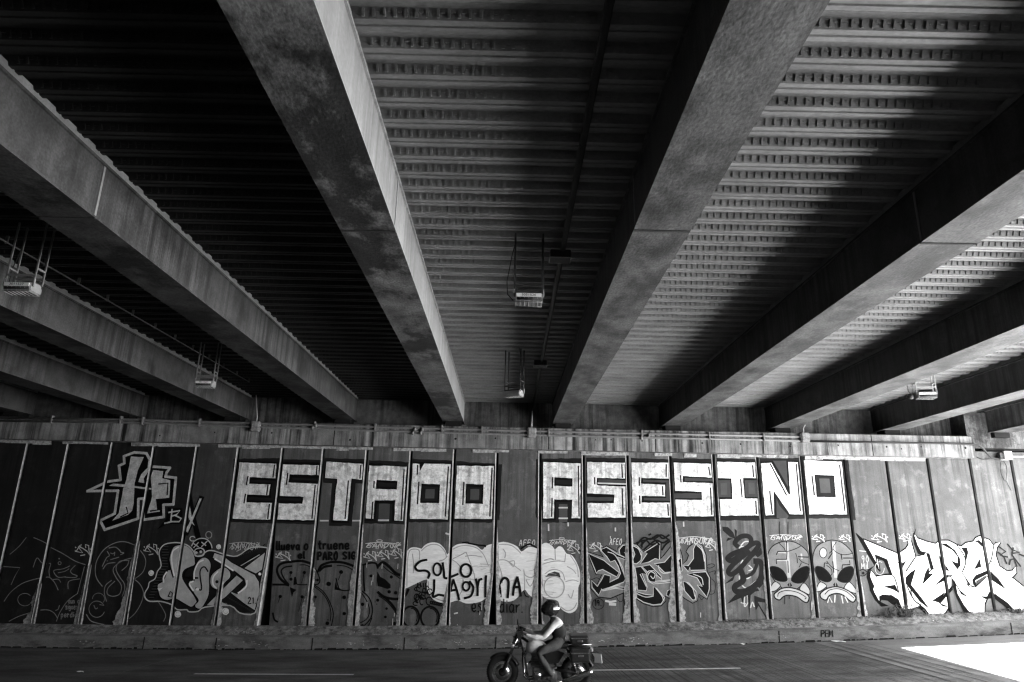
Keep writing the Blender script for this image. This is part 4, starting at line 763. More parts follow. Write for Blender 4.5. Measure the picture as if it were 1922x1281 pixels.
# ---- mortar smears beside the joints (px at the foot, reach left, reach right, start height in photo px)
for bx, jl, jr, y0 in ((58.7, 13, 3, 1095), (148.7, 6, 3, 1060), (234.7, 17, 3, 1015), (404.5, 5, 9, 1085), (497, 13, 0, 985), (576, 12, 14, 1065), (662, 13, 9, 985), (753.5, 6, 2, 1010), (840, 12, 3, 1095), (924, 15, 12, 990), (1012, 14, 7, 1040), (1098.5, 13, 13, 985), (1186, 12, 14, 960), (1271.7, 13, 22, 980), (1357.8, 9, 5, 960), (1445.8, 6, 3, 900), (1534, 9, 2, 1030), (1620, 12, 6, 1080), (1014.5, 3, 3, 950), (1340, 5, 3, 905)):
    m = MB(); b = onY(bx, 1183, D); j = min(range(len(JX)), key=lambda i: abs(JX[i] - b.x)); X = JX[j]
    z1 = onY(bx, y0, D).z; z0 = roadz(X) + .42
    for sgn, reach in ((-1, jl), (1, jr)):
        if not reach: continue
        F = PANELS[j - 1] if sgn < 0 else PANELS[j]
        rw = reach * .0141; n = 44; prev = None; wk = random.uniform(.7, 1)
        for q in range(n + 1):
            u = q / n; z = z0 + (z1 - z0) * u
            w = rw * ((1 - u) ** 1.4 * .8 + .2) * wk * random.uniform(.85, 1.08) * (1 if u < .97 else .3); wk = min(1.15, max(.4, wk + random.gauss(0, .11)))
            w0 = GAP / 2 + CH + .001
            cur = (z, X + sgn * w0, X + sgn * (w0 + w))
            if prev:
                quad = [(prev[1], prev[0], .034), (prev[2], prev[0], .02), (cur[2], cur[0], .02), (cur[1], cur[0], .034)]
                r = cutpoly(quad, F)
                if len(r) >= 3: m.add([wx((p_[0], D - p_[2], p_[1])) for p_ in r], [tuple(range(len(r)))], M_mortar)
            prev = cur
    if m.f: m.build('joint_mortar', wall)
# ------------------------------------------------------------------ overpass: girders, corrugated deck, parapet
ZB = CAMZ + 2.93; ZW = CAMZ + 3.53; ZD = CAMZ + 3.60      # girder underside, top of its side, deck soffit
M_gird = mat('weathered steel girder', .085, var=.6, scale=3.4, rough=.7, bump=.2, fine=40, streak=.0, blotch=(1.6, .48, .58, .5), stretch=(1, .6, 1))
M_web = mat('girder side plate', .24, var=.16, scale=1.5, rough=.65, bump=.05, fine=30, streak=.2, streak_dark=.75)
M_gird3 = mat('shade toned girder underside', .04, var=.5, scale=3, rough=.8, bump=.15, fine=34, blotch=(.9, .47, .56, .4), spec=.1)  # shade painted into the undersides of the leftmost girders
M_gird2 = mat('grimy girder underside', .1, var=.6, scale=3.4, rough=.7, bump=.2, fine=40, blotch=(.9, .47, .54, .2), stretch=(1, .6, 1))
M_web2 = mat('grimy shade toned side plate', .06, var=.4, scale=2, rough=.65, bump=.08, fine=40, streak=.35, streak_dark=.35, blotch=(1.2, .5, .62, .5))  # some grime, plus shade put into a darker copy of the side plate
M_deck = mat('galvanised deck sheet', .24, var=.25, scale=3, rough=.5, bump=.06, fine=50, spec=.5, blotch=(1.6, .5, .6, .82), stretch=(.45, 1, 1))
M_slab = mat('slab concrete', .3, var=.2)
M_parapet = mat('parapet concrete', .4, var=.25, streak=.3)
M_weld = mat('weld bead', .03, var=.3)
bridge = empty('overpass', 'wide dark steel girder overpass with ribbed metal deck', 'bridge', (0, 0, ZB))
def bx(v): return Vector(v) - Vector((0, 0, ZB))
PITCH, GW_ = 2.925, .56
G0 = -1.72
YN, YF = -6.0, D + .28
GX = [G0 + PITCH * k for k in range(-7, 6)]
for i, gx in enumerate(GX):
    m = MB(); x0, x1 = gx, gx + GW_
    sec = [(x0, ZB), (x1, ZB), (x1, ZB + .022), (x1 - .02, ZB + .026), (x1 - .02, ZW - .03), (x1, ZW - .026), (x1, ZW), (x0, ZW), (x0, ZW - .026), (x0 + .02, ZW - .03), (x0 + .02, ZB + .026), (x0, ZB + .022)]
    n = len(sec)
    ys = [YN + (YF - YN) * k / 12 for k in range(13)]
    vs = [bx((x, y, z)) for y in ys for x, z in sec]
    for q in range(n):
        mm = ((M_gird3 if gx < -3 else M_gird2 if gx < 0 else M_gird) if q == 0 else (M_web if -2.5 < gx < 0 else M_web2))  # all side plates but one and the leftmost undersides carry painted shade
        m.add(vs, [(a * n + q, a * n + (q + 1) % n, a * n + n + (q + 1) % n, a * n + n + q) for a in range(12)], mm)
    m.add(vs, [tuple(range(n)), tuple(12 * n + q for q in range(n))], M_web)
    g = m.build('girder', bridge)
    w = MB()      # welded splice across the underside and up the sides
    ysp = 6.05 + (.15 if i % 2 else 0)
    w.box(bx((x0 + .004, ysp, ZB - .008)), bx((x1 - .004, ysp + .03, ZB + .001)), M_weld)
    w.box(bx((x1 - .021, ysp, ZB + .03)), bx((x1 - .012, ysp + .03, ZW - .03)), M_web)
    w.box(bx((x0 + .012, ysp, ZB + .03)), bx((x0 + .021, ysp + .03, ZW - .03)), M_web)
    w.build('splice_weld', g)
    w = MB(); w.box(bx((x0 + .03, YN, ZW - .001)), bx((x1 - .03, YF, ZD + .03)), M_deck); w.build('haunch', g)
    w = MB(); w.box(bx((x0 + .08, D - .2, captop(max(min(gx, 12.5), -15)) - .01)), bx((x1 - .08, D + .2, ZB + .0)), M_dark); w.build('bearing_pad', g)
M_deck2 = mat('shade toned deck sheet', .018, var=.4, scale=3, rough=.6, bump=.06, fine=40, blotch=(1.5, .48, .58, .4))  # darker copy of the deck sheet, imitates shade in the left bays
# deck sheets: trapezoid flutes 305 mm apart running across the bays
FP = .305
def flute(y):
    """profile of one pitch: (y, z up from soffit)"""
    return [(y, 0), (y + .045, 0), (y + .052, .012), (y + .068, .012), (y + .075, 0), (y + .12, 0), (y + .158, .076), (y + .195, .076), (y + .2, .07), (y + .218, .07), (y + .223, .076), (y + .267, .076)]
prof = []
y = YN
while y < D + .5: prof += flute(y); y += FP
prof.append((y, 0))
for i in range(len(GX)):
    x0 = GX[i] + .2; x1 = (GX[i + 1] + GW_ - .2) if i < len(GX) - 1 else GX[i] + GW_ + .55
    m = MB(); vs = []
    for yy, z in prof: vs += [bx((x0, yy, ZD + z)), bx((x1, yy, ZD + z - .0))]
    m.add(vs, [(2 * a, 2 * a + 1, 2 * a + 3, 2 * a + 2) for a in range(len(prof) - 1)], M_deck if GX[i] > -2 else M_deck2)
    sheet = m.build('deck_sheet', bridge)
    if -8.5 < GX[i] < 8:
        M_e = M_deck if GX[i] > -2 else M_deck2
        e = MB(); a0, a1 = GX[i] + GW_, GX[i] + PITCH
        y = YN
        while y < D + .3:
            if y > 2.6 or (y > 1.5 and -2 < GX[i] < 2):
                # pressed ribs on the sloping side that faces the road (from the high flute down to the next low one)
                ya, za, yb, zb = y + .274, .062, y + .298, .014; x = a0 + .03 + random.uniform(0, .02)
                while x < a1:
                    if x < a0 + 2.05:
                        dn = Vector((0, -.93, -.36)) * .014
                        p = [bx((x, ya, ZD + za)), bx((x + .02, ya, ZD + za)), bx((x + .02, yb, ZD + zb)), bx((x, yb, ZD + zb))]
                        q = [v + dn for v in p]
                        e.add(p + q, [(4, 5, 6, 7), (0, 1, 5, 4), (1, 2, 6, 5), (2, 3, 7, 6), (3, 0, 4, 7)], M_e)
                        if random.random() < .8:
                            zc = za - .012; yc = ya + .006
                            c = [bx((x + .026, yc, ZD + zc)), bx((x + .058, yc, ZD + zc)), bx((x + .058, yc + .003, ZD + zc - .007)), bx((x + .026, yc + .003, ZD + zc - .007))]
                            e.add(c + [v + dn * .8 for v in c], [(4, 5, 6, 7), (0, 1, 5, 4), (1, 2, 6, 5), (2, 3, 7, 6), (3, 0, 4, 7)], M_e)
                    x += .078
            y += FP
        e.build('embossing', sheet)
# slab above, extended far left unseen to shut out light, and parapet on the open side
XE = GX[-1] + GW_ + .55
m = MB(); m.box(bx((-200, YN - .2, ZD + .1)), bx((XE, D + .56, ZD + .34)), M_slab); m.box(bx((-200, D + .56, ZD + .1)), bx((XE, D + 3, ZD + .34)), M_slab)
m.build('deck_slab', bridge)
m = MB(); m.prism([bx((XE - .32, YN - .2, ZD + .34)), bx((XE, YN - .2, ZD + .34)), bx((XE, YN - .2, ZD + 1.15)), bx((XE - .2, YN - .2, ZD + 1.15)), bx((XE - .26, YN - .2, ZD + .65))], (0, D + 3.2 - YN, 0), M_parapet)
m.build('parapet', bridge)
# ------------------------------------------------------------------ unseen near abutment added to block light, camera bench, terrain and road
NX = CAPX1
M_near = mat('near blocker concrete', .16, var=.3, scale=2, streak=.3)
m = MB(); m.box((-200, -3.4, -.6), (NX, -2.4, ZD + .2), M_near); m.box((-200, -2.4, -.6), (CAPX1, 1.0, 1.02), M_near)  # upright wall is there to stop light from behind the camera
struct(m.build('near_abutment_blocker'))
M_road = mat('worn road concrete', .115, var=.6, scale=2.2, rough=.8, bump=.4, fine=70, blotch=(.6, .48, .62, .65), stretch=(.35, 1, 1), spec=.35)
M_road2 = mat('pale road concrete', .17, var=.3, scale=2, rough=.85, bump=.2, fine=70, stretch=(.35, 1, 1))
# the saw-cut seam between the dark and the pale slab, read off the photograph on the road surface
s0, s1 = onRoad(1560, 1215), onRoad(1784, 1279)
def seamx(Y): return s0.x + (s1.x - s0.x) * (Y - s0.y) / (s1.y - s0.y)
def road_mesh(name, fx0, fx1, mt, nx):
    m = MB(); Y0, Y1 = -2.4, KY + .05; ny = 2
    vs = []
    for i in range(nx + 1):
        for j in range(ny + 1):
            Y = Y0 + (Y1 - Y0) * j / ny; a, b = fx0(Y), fx1(Y); X = a + (b - a) * i / nx
            vs.append((X, Y, roadz(X)))
    m.add(vs, [(i * (ny + 1) + j, (i + 1) * (ny + 1) + j, (i + 1) * (ny + 1) + j + 1, i * (ny + 1) + j + 1) for i in range(nx) for j in range(ny)], mt, True)
    return struct(m.build(name))
road_mesh('road', lambda Y: -120, seamx, M_road, 60)
road_mesh('road', seamx, lambda Y: 18.0, M_road2, 24)
M_road3 = mat('bounce light road concrete', .3, var=.12, scale=1.1, bump=.1)  # unseen stretch made pale to bounce sunlight under the deck
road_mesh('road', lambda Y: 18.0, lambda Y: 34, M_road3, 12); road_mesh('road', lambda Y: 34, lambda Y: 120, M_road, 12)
M_mark = mat('worn road paint', .7, var=.25, scale=6, rough=.7, bump=.1, blotch=(9, .58, .66, .3))
M_seam = mat('sealed joint', .03, var=.3, bump=0)
def strip(pts, w, lift, mt, name):
    m = MB(); P = [onRoad(*p) for p in pts]; Q = []
    for a, b in zip(P, P[1:]):
        for k in range(14): Q.append(a.lerp(b, k / 14))
    Q.append(P[-1]); vs = []
    for i, q in enumerate(Q):
        d = (Q[min(i + 1, len(Q) - 1)] - Q[max(i - 1, 0)]); d.z = 0; d.normalize(); nrm = Vector((-d.y, d.x, 0)) * w / 2
        for sg in (1, -1):
            v = q + nrm * sg; v.z = roadz(v.x) + lift; vs.append(v)
    m.add(vs, [(2 * i, 2 * i + 1, 2 * i + 3, 2 * i + 2) for i in range(len(Q) - 1)], mt)
    return struct(m.build(name))
strip([(365, 1265.5), (664, 1267)], .11, .006, M_mark, 'lane_marking')
strip([(1095, 1259), (1390, 1255)], .11, .006, M_mark, 'lane_marking')
strip([(1818, 1241), (2200, 1226)], .11, .006, M_mark, 'lane_marking')
strip([(-330, 1266), (-30, 1268)], .11, .006, M_mark, 'lane_marking')
strip([(1560, 1215), (1784, 1279)], .03, .004, M_seam, 'road_joint')
# fine transverse grooves cut in the concrete, skewed like the seam
gdir = Vector((s1.x - s0.x, s1.y - s0.y, 0)).normalized()
m = MB(); mg = MB()
M_groove = mat('dark sawn groove', .028, var=.3, bump=0); M_scuff = mat('pale scuff', .2, var=.4, bump=0)
def groove(m, px, py, ln, w, mt, lift):
    a = onRoad(px, py); vs = []
    for k in range(9):
        q = a + gdir * ln * k / 8
        for sg in (1, -1): vs.append((q.x + sg * w / 2, q.y, roadz(q.x) + lift))
    m.add(vs, [(2 * i, 2 * i + 1, 2 * i + 3, 2 * i + 2) for i in range(8)], mt)
for k in range(120):
    px = 1010 + k * 5.2 + random.uniform(-1, 1); groove(m, px, 1219 - max(0, px - 1000) * .022 + random.uniform(0, 8), random.uniform(3, 6), random.uniform(.006, .014), M_groove, .0030 + k * 1e-5)
struct(m.build('road_groove'))
for px, py, ln in ((1255, 1216, 2.4), (1395, 1213, 3.0), (318, 1236, -.1)):
    if ln > 0: groove(mg, px, py, ln, .02, M_scuff, .0046)
struct(mg.build('road_scuff'))
strip([(230, 1262), (250, 1257), (330, 1235)], .02, .0045, M_scuff, 'road_scuff')
# ground sheet to the horizon and the fill behind the walls
M_ground = mat('dry ground', .18, var=.3, scale=.5)
m = MB(); m.add([(-900, -900, -1.2), (900, -900, -1.2), (900, 900, -1.2), (-900, 900, -1.2)], [(0, 1, 2, 3)], M_ground); struct(m.build('ground'))
m = MB(); m.box((-200, D + .95, -1.0), (60, D + 60, 5.3), M_ground); struct(m.build('terrain'))
# ------------------------------------------------------------------ conduits on the cap, deck and side wall
M_pipe = mat('painted conduit', .16, var=.25, scale=8, rough=.5, bump=.05)
M_pipel = mat('bare steel conduit', .42, var=.2, scale=8, rough=.4, bump=.05, metal=.3)
M_box = mat('weathered junction box', .2, var=.4, scale=14, rough=.8, bump=.2)
M_boxl = mat('pale junction box', .5, var=.2, scale=10, rough=.7, bump=.1)
M_blackm = mat('dark metal', .025, var=.3, rough=.5)
M_cable = mat('black cable', .02, var=.2, rough=.6)
def capline(pts, dy): return [onY(x, y, D - dy) for x, y in pts]
c = empty('wall_conduit', 'pair of long conduits clamped along the front of the cap beam', 'conduit', (0, D - .35, 4.9))
def cx(v): return Vector(v) - Vector((0, D - .35, 4.9))
for pts in ([(-60, 784), (250, 788), (478, 795), (740, 803), (994, 809.6), (1250, 815), (1502, 820.4)], [(-60, 789.5), (250, 793.5), (478, 801.6), (740, 810), (994, 816.8), (1250, 822.5), (1502, 828)]):
    m = MB(); m.tube([cx(p) for p in capline(pts, .355)], .028, M_pipe, 8); m.build('pipe', c)
for px, y in ((229, 790), (592, 800), (705, 804), (830, 807), (1030, 814), (1204, 816), (1432, 823), (270, 792), (1330, 820), (905, 809), (100, 789), (376, 795)):
    p = cx(onY(px, y, D - .3)); m = MB(); m.bbox(p + Vector((-.02, -.1, -.09)), p + Vector((.02, .01, .11)), M_pipe, .006); m.build('clamp', c)
for px, y in ((587, 803), (593, 799), (779, 806), (793, 806), (775, 813), (790, 813), (1204, 822), (1218, 817)):
    p = cx(onY(px, y, D - .37)); m = MB(); m.lathe([(.0, -.03), (.05, -.03), (.055, 0), (.05, .03), (0, .03)], p, (1, 0, 0), M_pipe, 10); m.build('coupling', c)
c = empty('wall_conduit', 'single conduit at the lit end of the cap beam bending down to a pale box', 'conduit', (0, D - .35, 4.9))
pts = [onY(x, y, D - .345) for x, y in ((1514, 828.5), (1660, 831), (1790, 833), (1826, 834.5))] + [onY(x, y, D - dy) for x, y, dy in ((1836, 836, .33), (1845, 842, .25), (1853, 852, .16), (1860, 859, .1), (1868, 861.5, .08), (1878, 860, .08))]
m = MB(); m.tube([cx(p) for p in pts], .026, M_cable, 8); m.build('pipe', c)
m = MB(); m.tube([cx(onY(x, y, D - .1)) for x, y in ((1893, 857), (1960, 858), (2100, 859))], .03, M_pipel, 8); m.build('pipe', c)
m = MB(); q = onY(1886, 856, D - .07); m.bbox(cx(q + Vector((-.1, -.14, -.11))), cx(q + Vector((.1, .06, .11))), M_boxl, .012); b = m.build('junction_box', c)
m = MB(); m.bbox(cx(q + Vector((-.2, -.1, -.08))), cx(q + Vector((-.1, .05, .07))), M_blackm, .012); m.build('gland', b)
m = MB()
m.tube([cx(onY(x, y, D - .03 - .04 * (k % 2))) for k, (x, y) in enumerate(((1884, 866), (1889, 875), (1890, 885), (1888, 902), (1885, 902), (1880, 892), (1877, 880), (1878, 868)))], .009, M_cable, 6)
m.tube([cx(onY(x, y, D - .02)) for x, y in ((1888, 902), (1893, 912), (1898, 921))], .007, M_cable, 6)
m.tube([cx(onY(x, y, D - .015)) for x, y in ((1834, 859), (1845, 863), (1858, 862))], .008, M_cable, 6)
m.build('loose_cable', c)
for px, py, rod, lab in ((480, 801, 742, 'rusty junction box on the cap beam below the thin rod, nearest the dark end'), (998, 813, 772, 'rusty junction box in the middle of the cap beam conduits'), (1510, 822, 798, 'rusty junction box where the paired conduits end')):
    p = onY(px, py, D - .36)
    t = empty('junction_box', lab, 'junction box', p, 'boxes along the cap beam')
    m = MB(); m.bbox((-.1, -.07, -.13), (.1, .08, .13), M_box, .012); m.bbox((-.12, -.05, -.1), (-.1, .05, .1), M_box, .006); m.bbox((.1, -.05, -.1), (.12, .05, .1), M_box, .006); m.build('housing', t)
    m = MB(); m.bbox((-.085, -.085, -.11), (.085, -.07, .11), M_box, .006); m.build('cover', t)
    top = onY(px + 1, rod, D - .3); m = MB(); m.tube([(0, .02, .1), (0, .02, .25), Vector((top.x - p.x, .05, top.z - p.z))], .014, M_pipel, 6); m.build('rod', t)
# deck conduit hanging in the middle bay
ZC = ZD - .10
ca, cb = onZ(1145, 0, ZC), onZ(1003, 752, ZC)
c = empty('deck_conduit', 'black conduit under the deck running towards the painted wall with two boxes', 'conduit', (ca.x, 0, ZC))
def dx(v): return Vector(v) - Vector((ca.x, 0, ZC))
dirc = (cb - ca)
m = MB(); m.tube([dx(ca - dirc * .25), dx(ca + dirc * .35), dx(ca + dirc * .7), dx(Vector((cb.x, D + .4, ZC)))], .034, M_blackm, 8); m.tube([dx(Vector((cb.x, D + .4, ZC))), dx(Vector((cb.x, D + .4, ZB - .2)))], .02, M_blackm, 8); m.build('pipe', c)
for px, py in ((1051, 481), (1014, 683)):
    p = onZ(px, py, ZC - .05); m = MB(); m.bbox(dx(p + Vector((-.13, -.1, -.06))), dx(p + Vector((.13, .1, .05))), M_blackm, .012)
    b = m.build('box', c)
    m = MB()
    for a0, a1 in (((-.135, -.105, -.062), (.135, -.1, -.055)), ((-.135, .1, -.062), (.135, .105, -.055)), ((-.138, -.1, -.062), (-.131, .1, -.055)), ((.131, -.1, -.062), (.138, .1, -.055))): m.box(dx(p + Vector(a0)), dx(p + Vector(a1)), M_pipel)
    m.build('cover_rim', b)
for k in range(9):
    q = ca + dirc * (k / 8); m = MB(); m.bbox(dx(q + Vector((-.032, -.012, -.027))), dx(q + Vector((.032, .012, .1))), M_blackm, .004); m.build('hanger', c)
c0, c1 = onZ(12, 455, ZC), onZ(467, 717, ZC)
c = empty('deck_conduit', 'thin conduit under the deck of the dark bay beside two hanging floodlights', 'conduit', c0)
m = MB(); m.tube([(c0 - c0) - (c1 - c0) * .3, (c1 - c0) * .5, (c1 - c0) * 1.0], .012, M_pipe, 6); m.build('pipe', c)
for k in range(12):
    q = (c1 - c0) * (k / 11); m = MB(); m.bbox(q + Vector((-.02, -.01, -.016)), q + Vector((.02, .01, .09)), M_pipe, .004); m.build('hanger', c)
# ------------------------------------------------------------------ hanging floodlights
M_lamp = mat('cast lamp housing', .25, var=.15, scale=9, rough=.5, bump=.05)
M_glass = mat('dusty lamp lens', .12, var=.3, scale=8, rough=.25, bump=0, spec=.6)
M_label = mat('white label', .8, var=.05, bump=0)
M_text = mat('black label print', .01, var=0, bump=0)
def words(txt, size, M, parent, mt, name='label'):
    cu = bpy.data.curves.new('t', 'FONT'); cu.body = txt; cu.size = size; cu.align_x = 'CENTER'; cu.align_y = 'CENTER'; cu.extrude = .0006
    o = bpy.data.objects.new('t', cu); COL.objects.link(o); dg = bpy.context.evaluated_depsgraph_get(); me = bpy.data.meshes.new_from_object(o.evaluated_get(dg))
    bpy.data.objects.remove(o); bpy.data.curves.remove(cu)
    me.transform(M); me.materials.clear(); me.materials.append(mt); n = bpy.data.objects.new(name, me); COL.objects.link(n); n.parent = parent; return n
def floodlight(loc, rotz, label, hang, num, rods=M_blackm, sensor=False, tilt=0.0):
    t = empty('floodlight', label, 'floodlight', loc, 'floodlights hung from the deck'); t.rotation_euler = (0, 0, rotz)
    T = Matrix.Diagonal((1, .62, .66, 1)); w = .165
    m = MB()       # body: shallow trapezoid housing, front (towards -Y) face tall, back sloping up
    side = [(-.168, -.085), (-.14, -.11), (.13, -.11), (.17, -.08), (.17, .0), (.10, .085), (-.10, .07), (-.168, .03)]
    vs = [T @ Vector((-w, y, z)) for y, z in side] + [T @ Vector((w, y, z)) for y, z in side]; n = len(side)
    bm = bmesh.new(); bv = [bm.verts.new(v) for v in vs]
    bm.faces.new(bv[:n][::-1]); bm.faces.new(bv[n:])
    for k in range(n): bm.faces.new((bv[k], bv[(k + 1) % n], bv[n + (k + 1) % n], bv[n + k]))
    bmesh.ops.bevel(bm, geom=bm.edges[:], offset=.01, segments=2, affect='EDGES'); m.bm(bm, M_lamp); body = m.build('housing', t)
    m = MB(); m.bbox((-w + .02, -.145, -.117), (w - .02, .125, -.105), M_glass, .003, T); lens = m.build('lens', t)
    m = MB()
    for k in range(7): m.tube([T @ Vector((-w + .01 + k * .0517, -.178, -.04)), T @ Vector((-w + .01 + k * .0517, -.15, -.122)), T @ Vector((-w + .01 + k * .0517, .125, -.122))], .004, M_lamp, 6)
    for y in (-.15, .125): m.tube([T @ Vector((-w, y, -.122)), T @ Vector((w, y, -.122))], .004, M_lamp, 6)
    for k in range(6): m.tube([T @ Vector((-w + .025, -.173, -.042 - k * .009)), T @ Vector((w - .025, -.171, -.042 - k * .009))], .0032, M_blackm, 5)
    m.build('grille', t)
    m = MB(); m.bbox((-.15, -.184, -.03), (.15, -.168, .035), M_label, .004, T); lb = m.build('label_plate', t)
    words(num, .05, T @ Matrix.Translation((0, -.1852, .003)) @ Matrix.Diagonal((1, 1, 1.25, 1)) @ Matrix.Rotation(math.pi / 2, 4, 'X'), lb, M_text, 'number')
    for sx in (-1, 1):
        m = MB(); m.bbox((sx * (w + .012) - .008, -.14, -.02), (sx * (w + .012) + .008, -.1, .13), M_lamp, .004, T); m.build('side_bracket', t)
    for sx in (-1, 1):
        for yy in (-.12, .12):
            m = MB(); m.bbox((sx * (w + .005) - .011, yy * .6 - .009, .04), (sx * (w + .005) + .011, yy * .6 + .009, hang), rods, .004); m.build('hanger_rod', t)
    m = MB()
    for sx in (-1, 1):
        m.bbox((sx * (w + .005) - .01, -.072, .21), (sx * (w + .005) + .01, .072, .235), rods, .004)
    for yy in (-.072, .072): m.bbox((-w, yy - .01, .12), (w, yy + .01, .145), rods, .004)
    m.bbox((-w, .06, .03), (w, .08, .06), rods, .004)
    m.build('cross_bar', t)
    m = MB(); m.tube([(-w - .02, .1, .0), (-w - .09, .1, .08), (-w - .1, .1, .25), (-w - .05, .12, hang * .7), (-w, .14, hang)], .006, M_cable, 6); m.build('cable', t)
    if sensor:
        m = MB(); m.lathe([(0, -.06), (.05, -.04), (.06, 0), (.05, .04), (0, .06)], (-w - .1, 0, -.03), (1, 0, 0), M_blackm, 14); m.build('sensor', t)
    return t
def at_Z(px, py, Z): return onZ(px, py, Z)
ZL = ZD - .82
p = at_Z(992, 560, ZL); floodlight(p, 0, 'hanging floodlight with a clear number label in the middle bay, nearer one', ZD - p.z, '3051526')
p = at_Z(965, 738, ZL - .05); floodlight(p, R(180 - 28), 'hanging floodlight in the middle bay, smaller one close to the wall', ZD - p.z, '3051528')
p = at_Z(43, 540, ZL); floodlight(p, 0, 'hanging floodlight cut by the frame edge in the dark bay', ZD - p.z, '3011527', M_pipe)
p = at_Z(386, 720, ZL); floodlight(p, 0, 'hanging floodlight in the dark bay closer to the wall', ZD - p.z, '3011121', M_pipe)
p = at_Z(1737, 741, ZL); floodlight(p, R(-12), 'hanging floodlight with a round sensor under the lit girders', ZD - p.z, '3051530', M_pipel, True)
# ------------------------------------------------------------------ weeds, leaf litter, rubbish
M_weed = mat('dry weed stalk', .12, var=.5, scale=20, rough=.9, bump=0); M_leaf = mat('dead leaf', .05, var=.5, scale=20, rough=.9, bump=0)
def weed(px, py, n, h, spread, label):
    q = onY(px, py, D - .12); X = q.x; z0 = roadz(X) + .45; y0 = D - .1
    t = empty('dry_weed', label, 'plant', (X, y0, z0), 'dry weeds on the kerb'); m = MB(); lf = MB()
    for k in range(n):
        a = random.uniform(0, 6.28); l = h * random.uniform(.5, 1.2); dxx = math.cos(a) * spread * random.uniform(.2, 1); dy = -abs(math.sin(a)) * .22
        s = Vector((random.uniform(-.3, .3) * spread, random.uniform(-.05, .05), 0)); pts = [s]
        for u in (.35, .7, 1):
            pts.append(s + Vector((dxx * u * u + random.uniform(-.03, .03), dy * u, l * (u - .75 * u * u * random.uniform(.3, 1.1)) + random.uniform(-.02, .02))))
        m.tube([Vector(v) for v in pts], .004, M_weed, 4, rs=[.006, .005, .004, .002])
        for _ in range(3):
            b = Vector(pts[random.randint(1, 3)]); d1 = Vector((random.uniform(-.06, .06), random.uniform(-.04, .02), random.uniform(-.04, .05))); d2 = Vector((random.uniform(-.02, .02), random.uniform(-.02, .02), .018))
            lf.add([b, b + d1 * .5 + d2, b + d1, b + d1 * .5 - d2], [(0, 1, 2, 3)], M_leaf)
    m.build('stems', t); lf.build('leaves', t)
weed(1700, 1150, 60, .42, .5, 'tangled dry weed at the foot of the big white letters')
weed(1668, 1152, 22, .36, .3, 'thin dry weed in front of the dark shadow left of the tangled one')
weed(1905, 1150, 16, .14, .3, 'low dry weed at the far end of the kerb')
m = MB()
for _ in range(900):
    u = random.random(); X = random.choice((random.gauss(11.6, .5), random.gauss(12.9, .35), random.gauss(9.9, .7), random.gauss(8.0, .9), random.gauss(5.9, .25)))
    z = roadz(X) + .485 + random.uniform(0, .05) * (1 if X > 9 else .5); yy = D - random.uniform(.02, .14); r = random.uniform(.012, .035)
    z -= max(0, (D - .05 - yy)) * .4
    b = Vector((X, yy, z)); d1 = Vector((random.uniform(-1, 1), random.uniform(-.6, .6), random.uniform(-.4, .6))) * r; d2 = Vector((random.uniform(-.5, .5), random.uniform(-.5, .5), random.uniform(.2, .6))) * r * .7
    m.add([b - d1, b + d2, b + d1, b - d2], [(0, 1, 2, 3)], M_leaf)
struct(m.build('leaf_litter'), 'stuff')
for px, py, s, lab in ((150, 1263, .09, 'scrap of white paper on the dark end of the road'), (1566, 1203, .22, 'flattened white scrap against the kerb on the pale slab'), (1390, 1209, .1, 'crumpled white scrap at the kerb before the dark road seam')):
    p = onRoad(px, py); p.y = min(p.y, KY - .12); m = MB(); n = 9
    ring = [(math.cos(6.283 * k / n) * s * random.uniform(.6, 1), math.sin(6.283 * k / n) * s * .5 * random.uniform(.6, 1), random.uniform(.004, .03)) for k in range(n)]
    m.add([(0, 0, .035)] + ring, [(0, k + 1, (k + 1) % n + 1) for k in range(n)], M_label)
    tag(m.build('paper_scrap', None, p), lab, 'litter', 'scraps on the road')
# short marking scrawled on the kerb
k = MB()
ox, oy = 1541, 1196
for ch, x0 in (('P', 0), ('E', 8), ('M', 15)):
    for g in GL[ch]:
        P = [onY(ox + x0 + u * 8, oy - v * 13, KY - .014) for u, v in g]
        k.tube([(q.x, KY - .012, q.z) for q in P], .009, P_black, 4)
struct(k.build('kerb_scrawl'))
# ------------------------------------------------------------------ motorcycle and rider, heading left in the near lane
BP = onRoad(1013, 1293)
KM = (BP - CAMP).dot(rot @ Vector((0, 0, -1))) / FPX          # metres per photo pixel there
KZ = KM * .905          # upright things look a little stretched from the tilted camera
def U(px, py, y=0.0): return Vector(((px - 1013) * KM, y, (1293 - py) * KZ))
M_tyre = mat('tyre rubber', .018, var=.3, scale=20, rough=.8)
M_rim = mat('black rim', .03, var=.2, rough=.35)
M_chrome = mat('polished metal', .6, var=.1, rough=.22, metal=1.0, bump=0)
M_engine = mat('engine alloy', .12, var=.4, scale=15, rough=.45, metal=.5, bump=.1)
M_blkpl = mat('black plastic', .02, var=.3, rough=.45, bump=.03)
M_tank = mat('pearl tank paint', .72, var=.06, rough=.25, bump=0, spec=.6)
M_seat = mat('black seat vinyl', .022, var=.2, rough=.55, bump=.05)
M_plate = mat('white number plate', .8, var=.05, bump=0)
M_lens = mat('lamp lens', .5, var=.1, rough=.1, bump=0, spec=.8)
M_skin = mat('skin', .3, var=.1, scale=12, rough=.55, bump=.03)
M_shirt = mat('pale sleeve cloth', .62, var=.1, scale=6, rough=.85, bump=.2)
M_vest = mat('black vest', .02, var=.2, scale=8, rough=.8, bump=.1)
M_jean = mat('grey jeans', .085, var=.25, scale=9, rough=.9, bump=.15)
M_shoe = mat('dark shoe', .03, var=.2, rough=.6)
M_helm = mat('black helmet shell', .02, var=.1, rough=.25, bump=0, spec=.6)
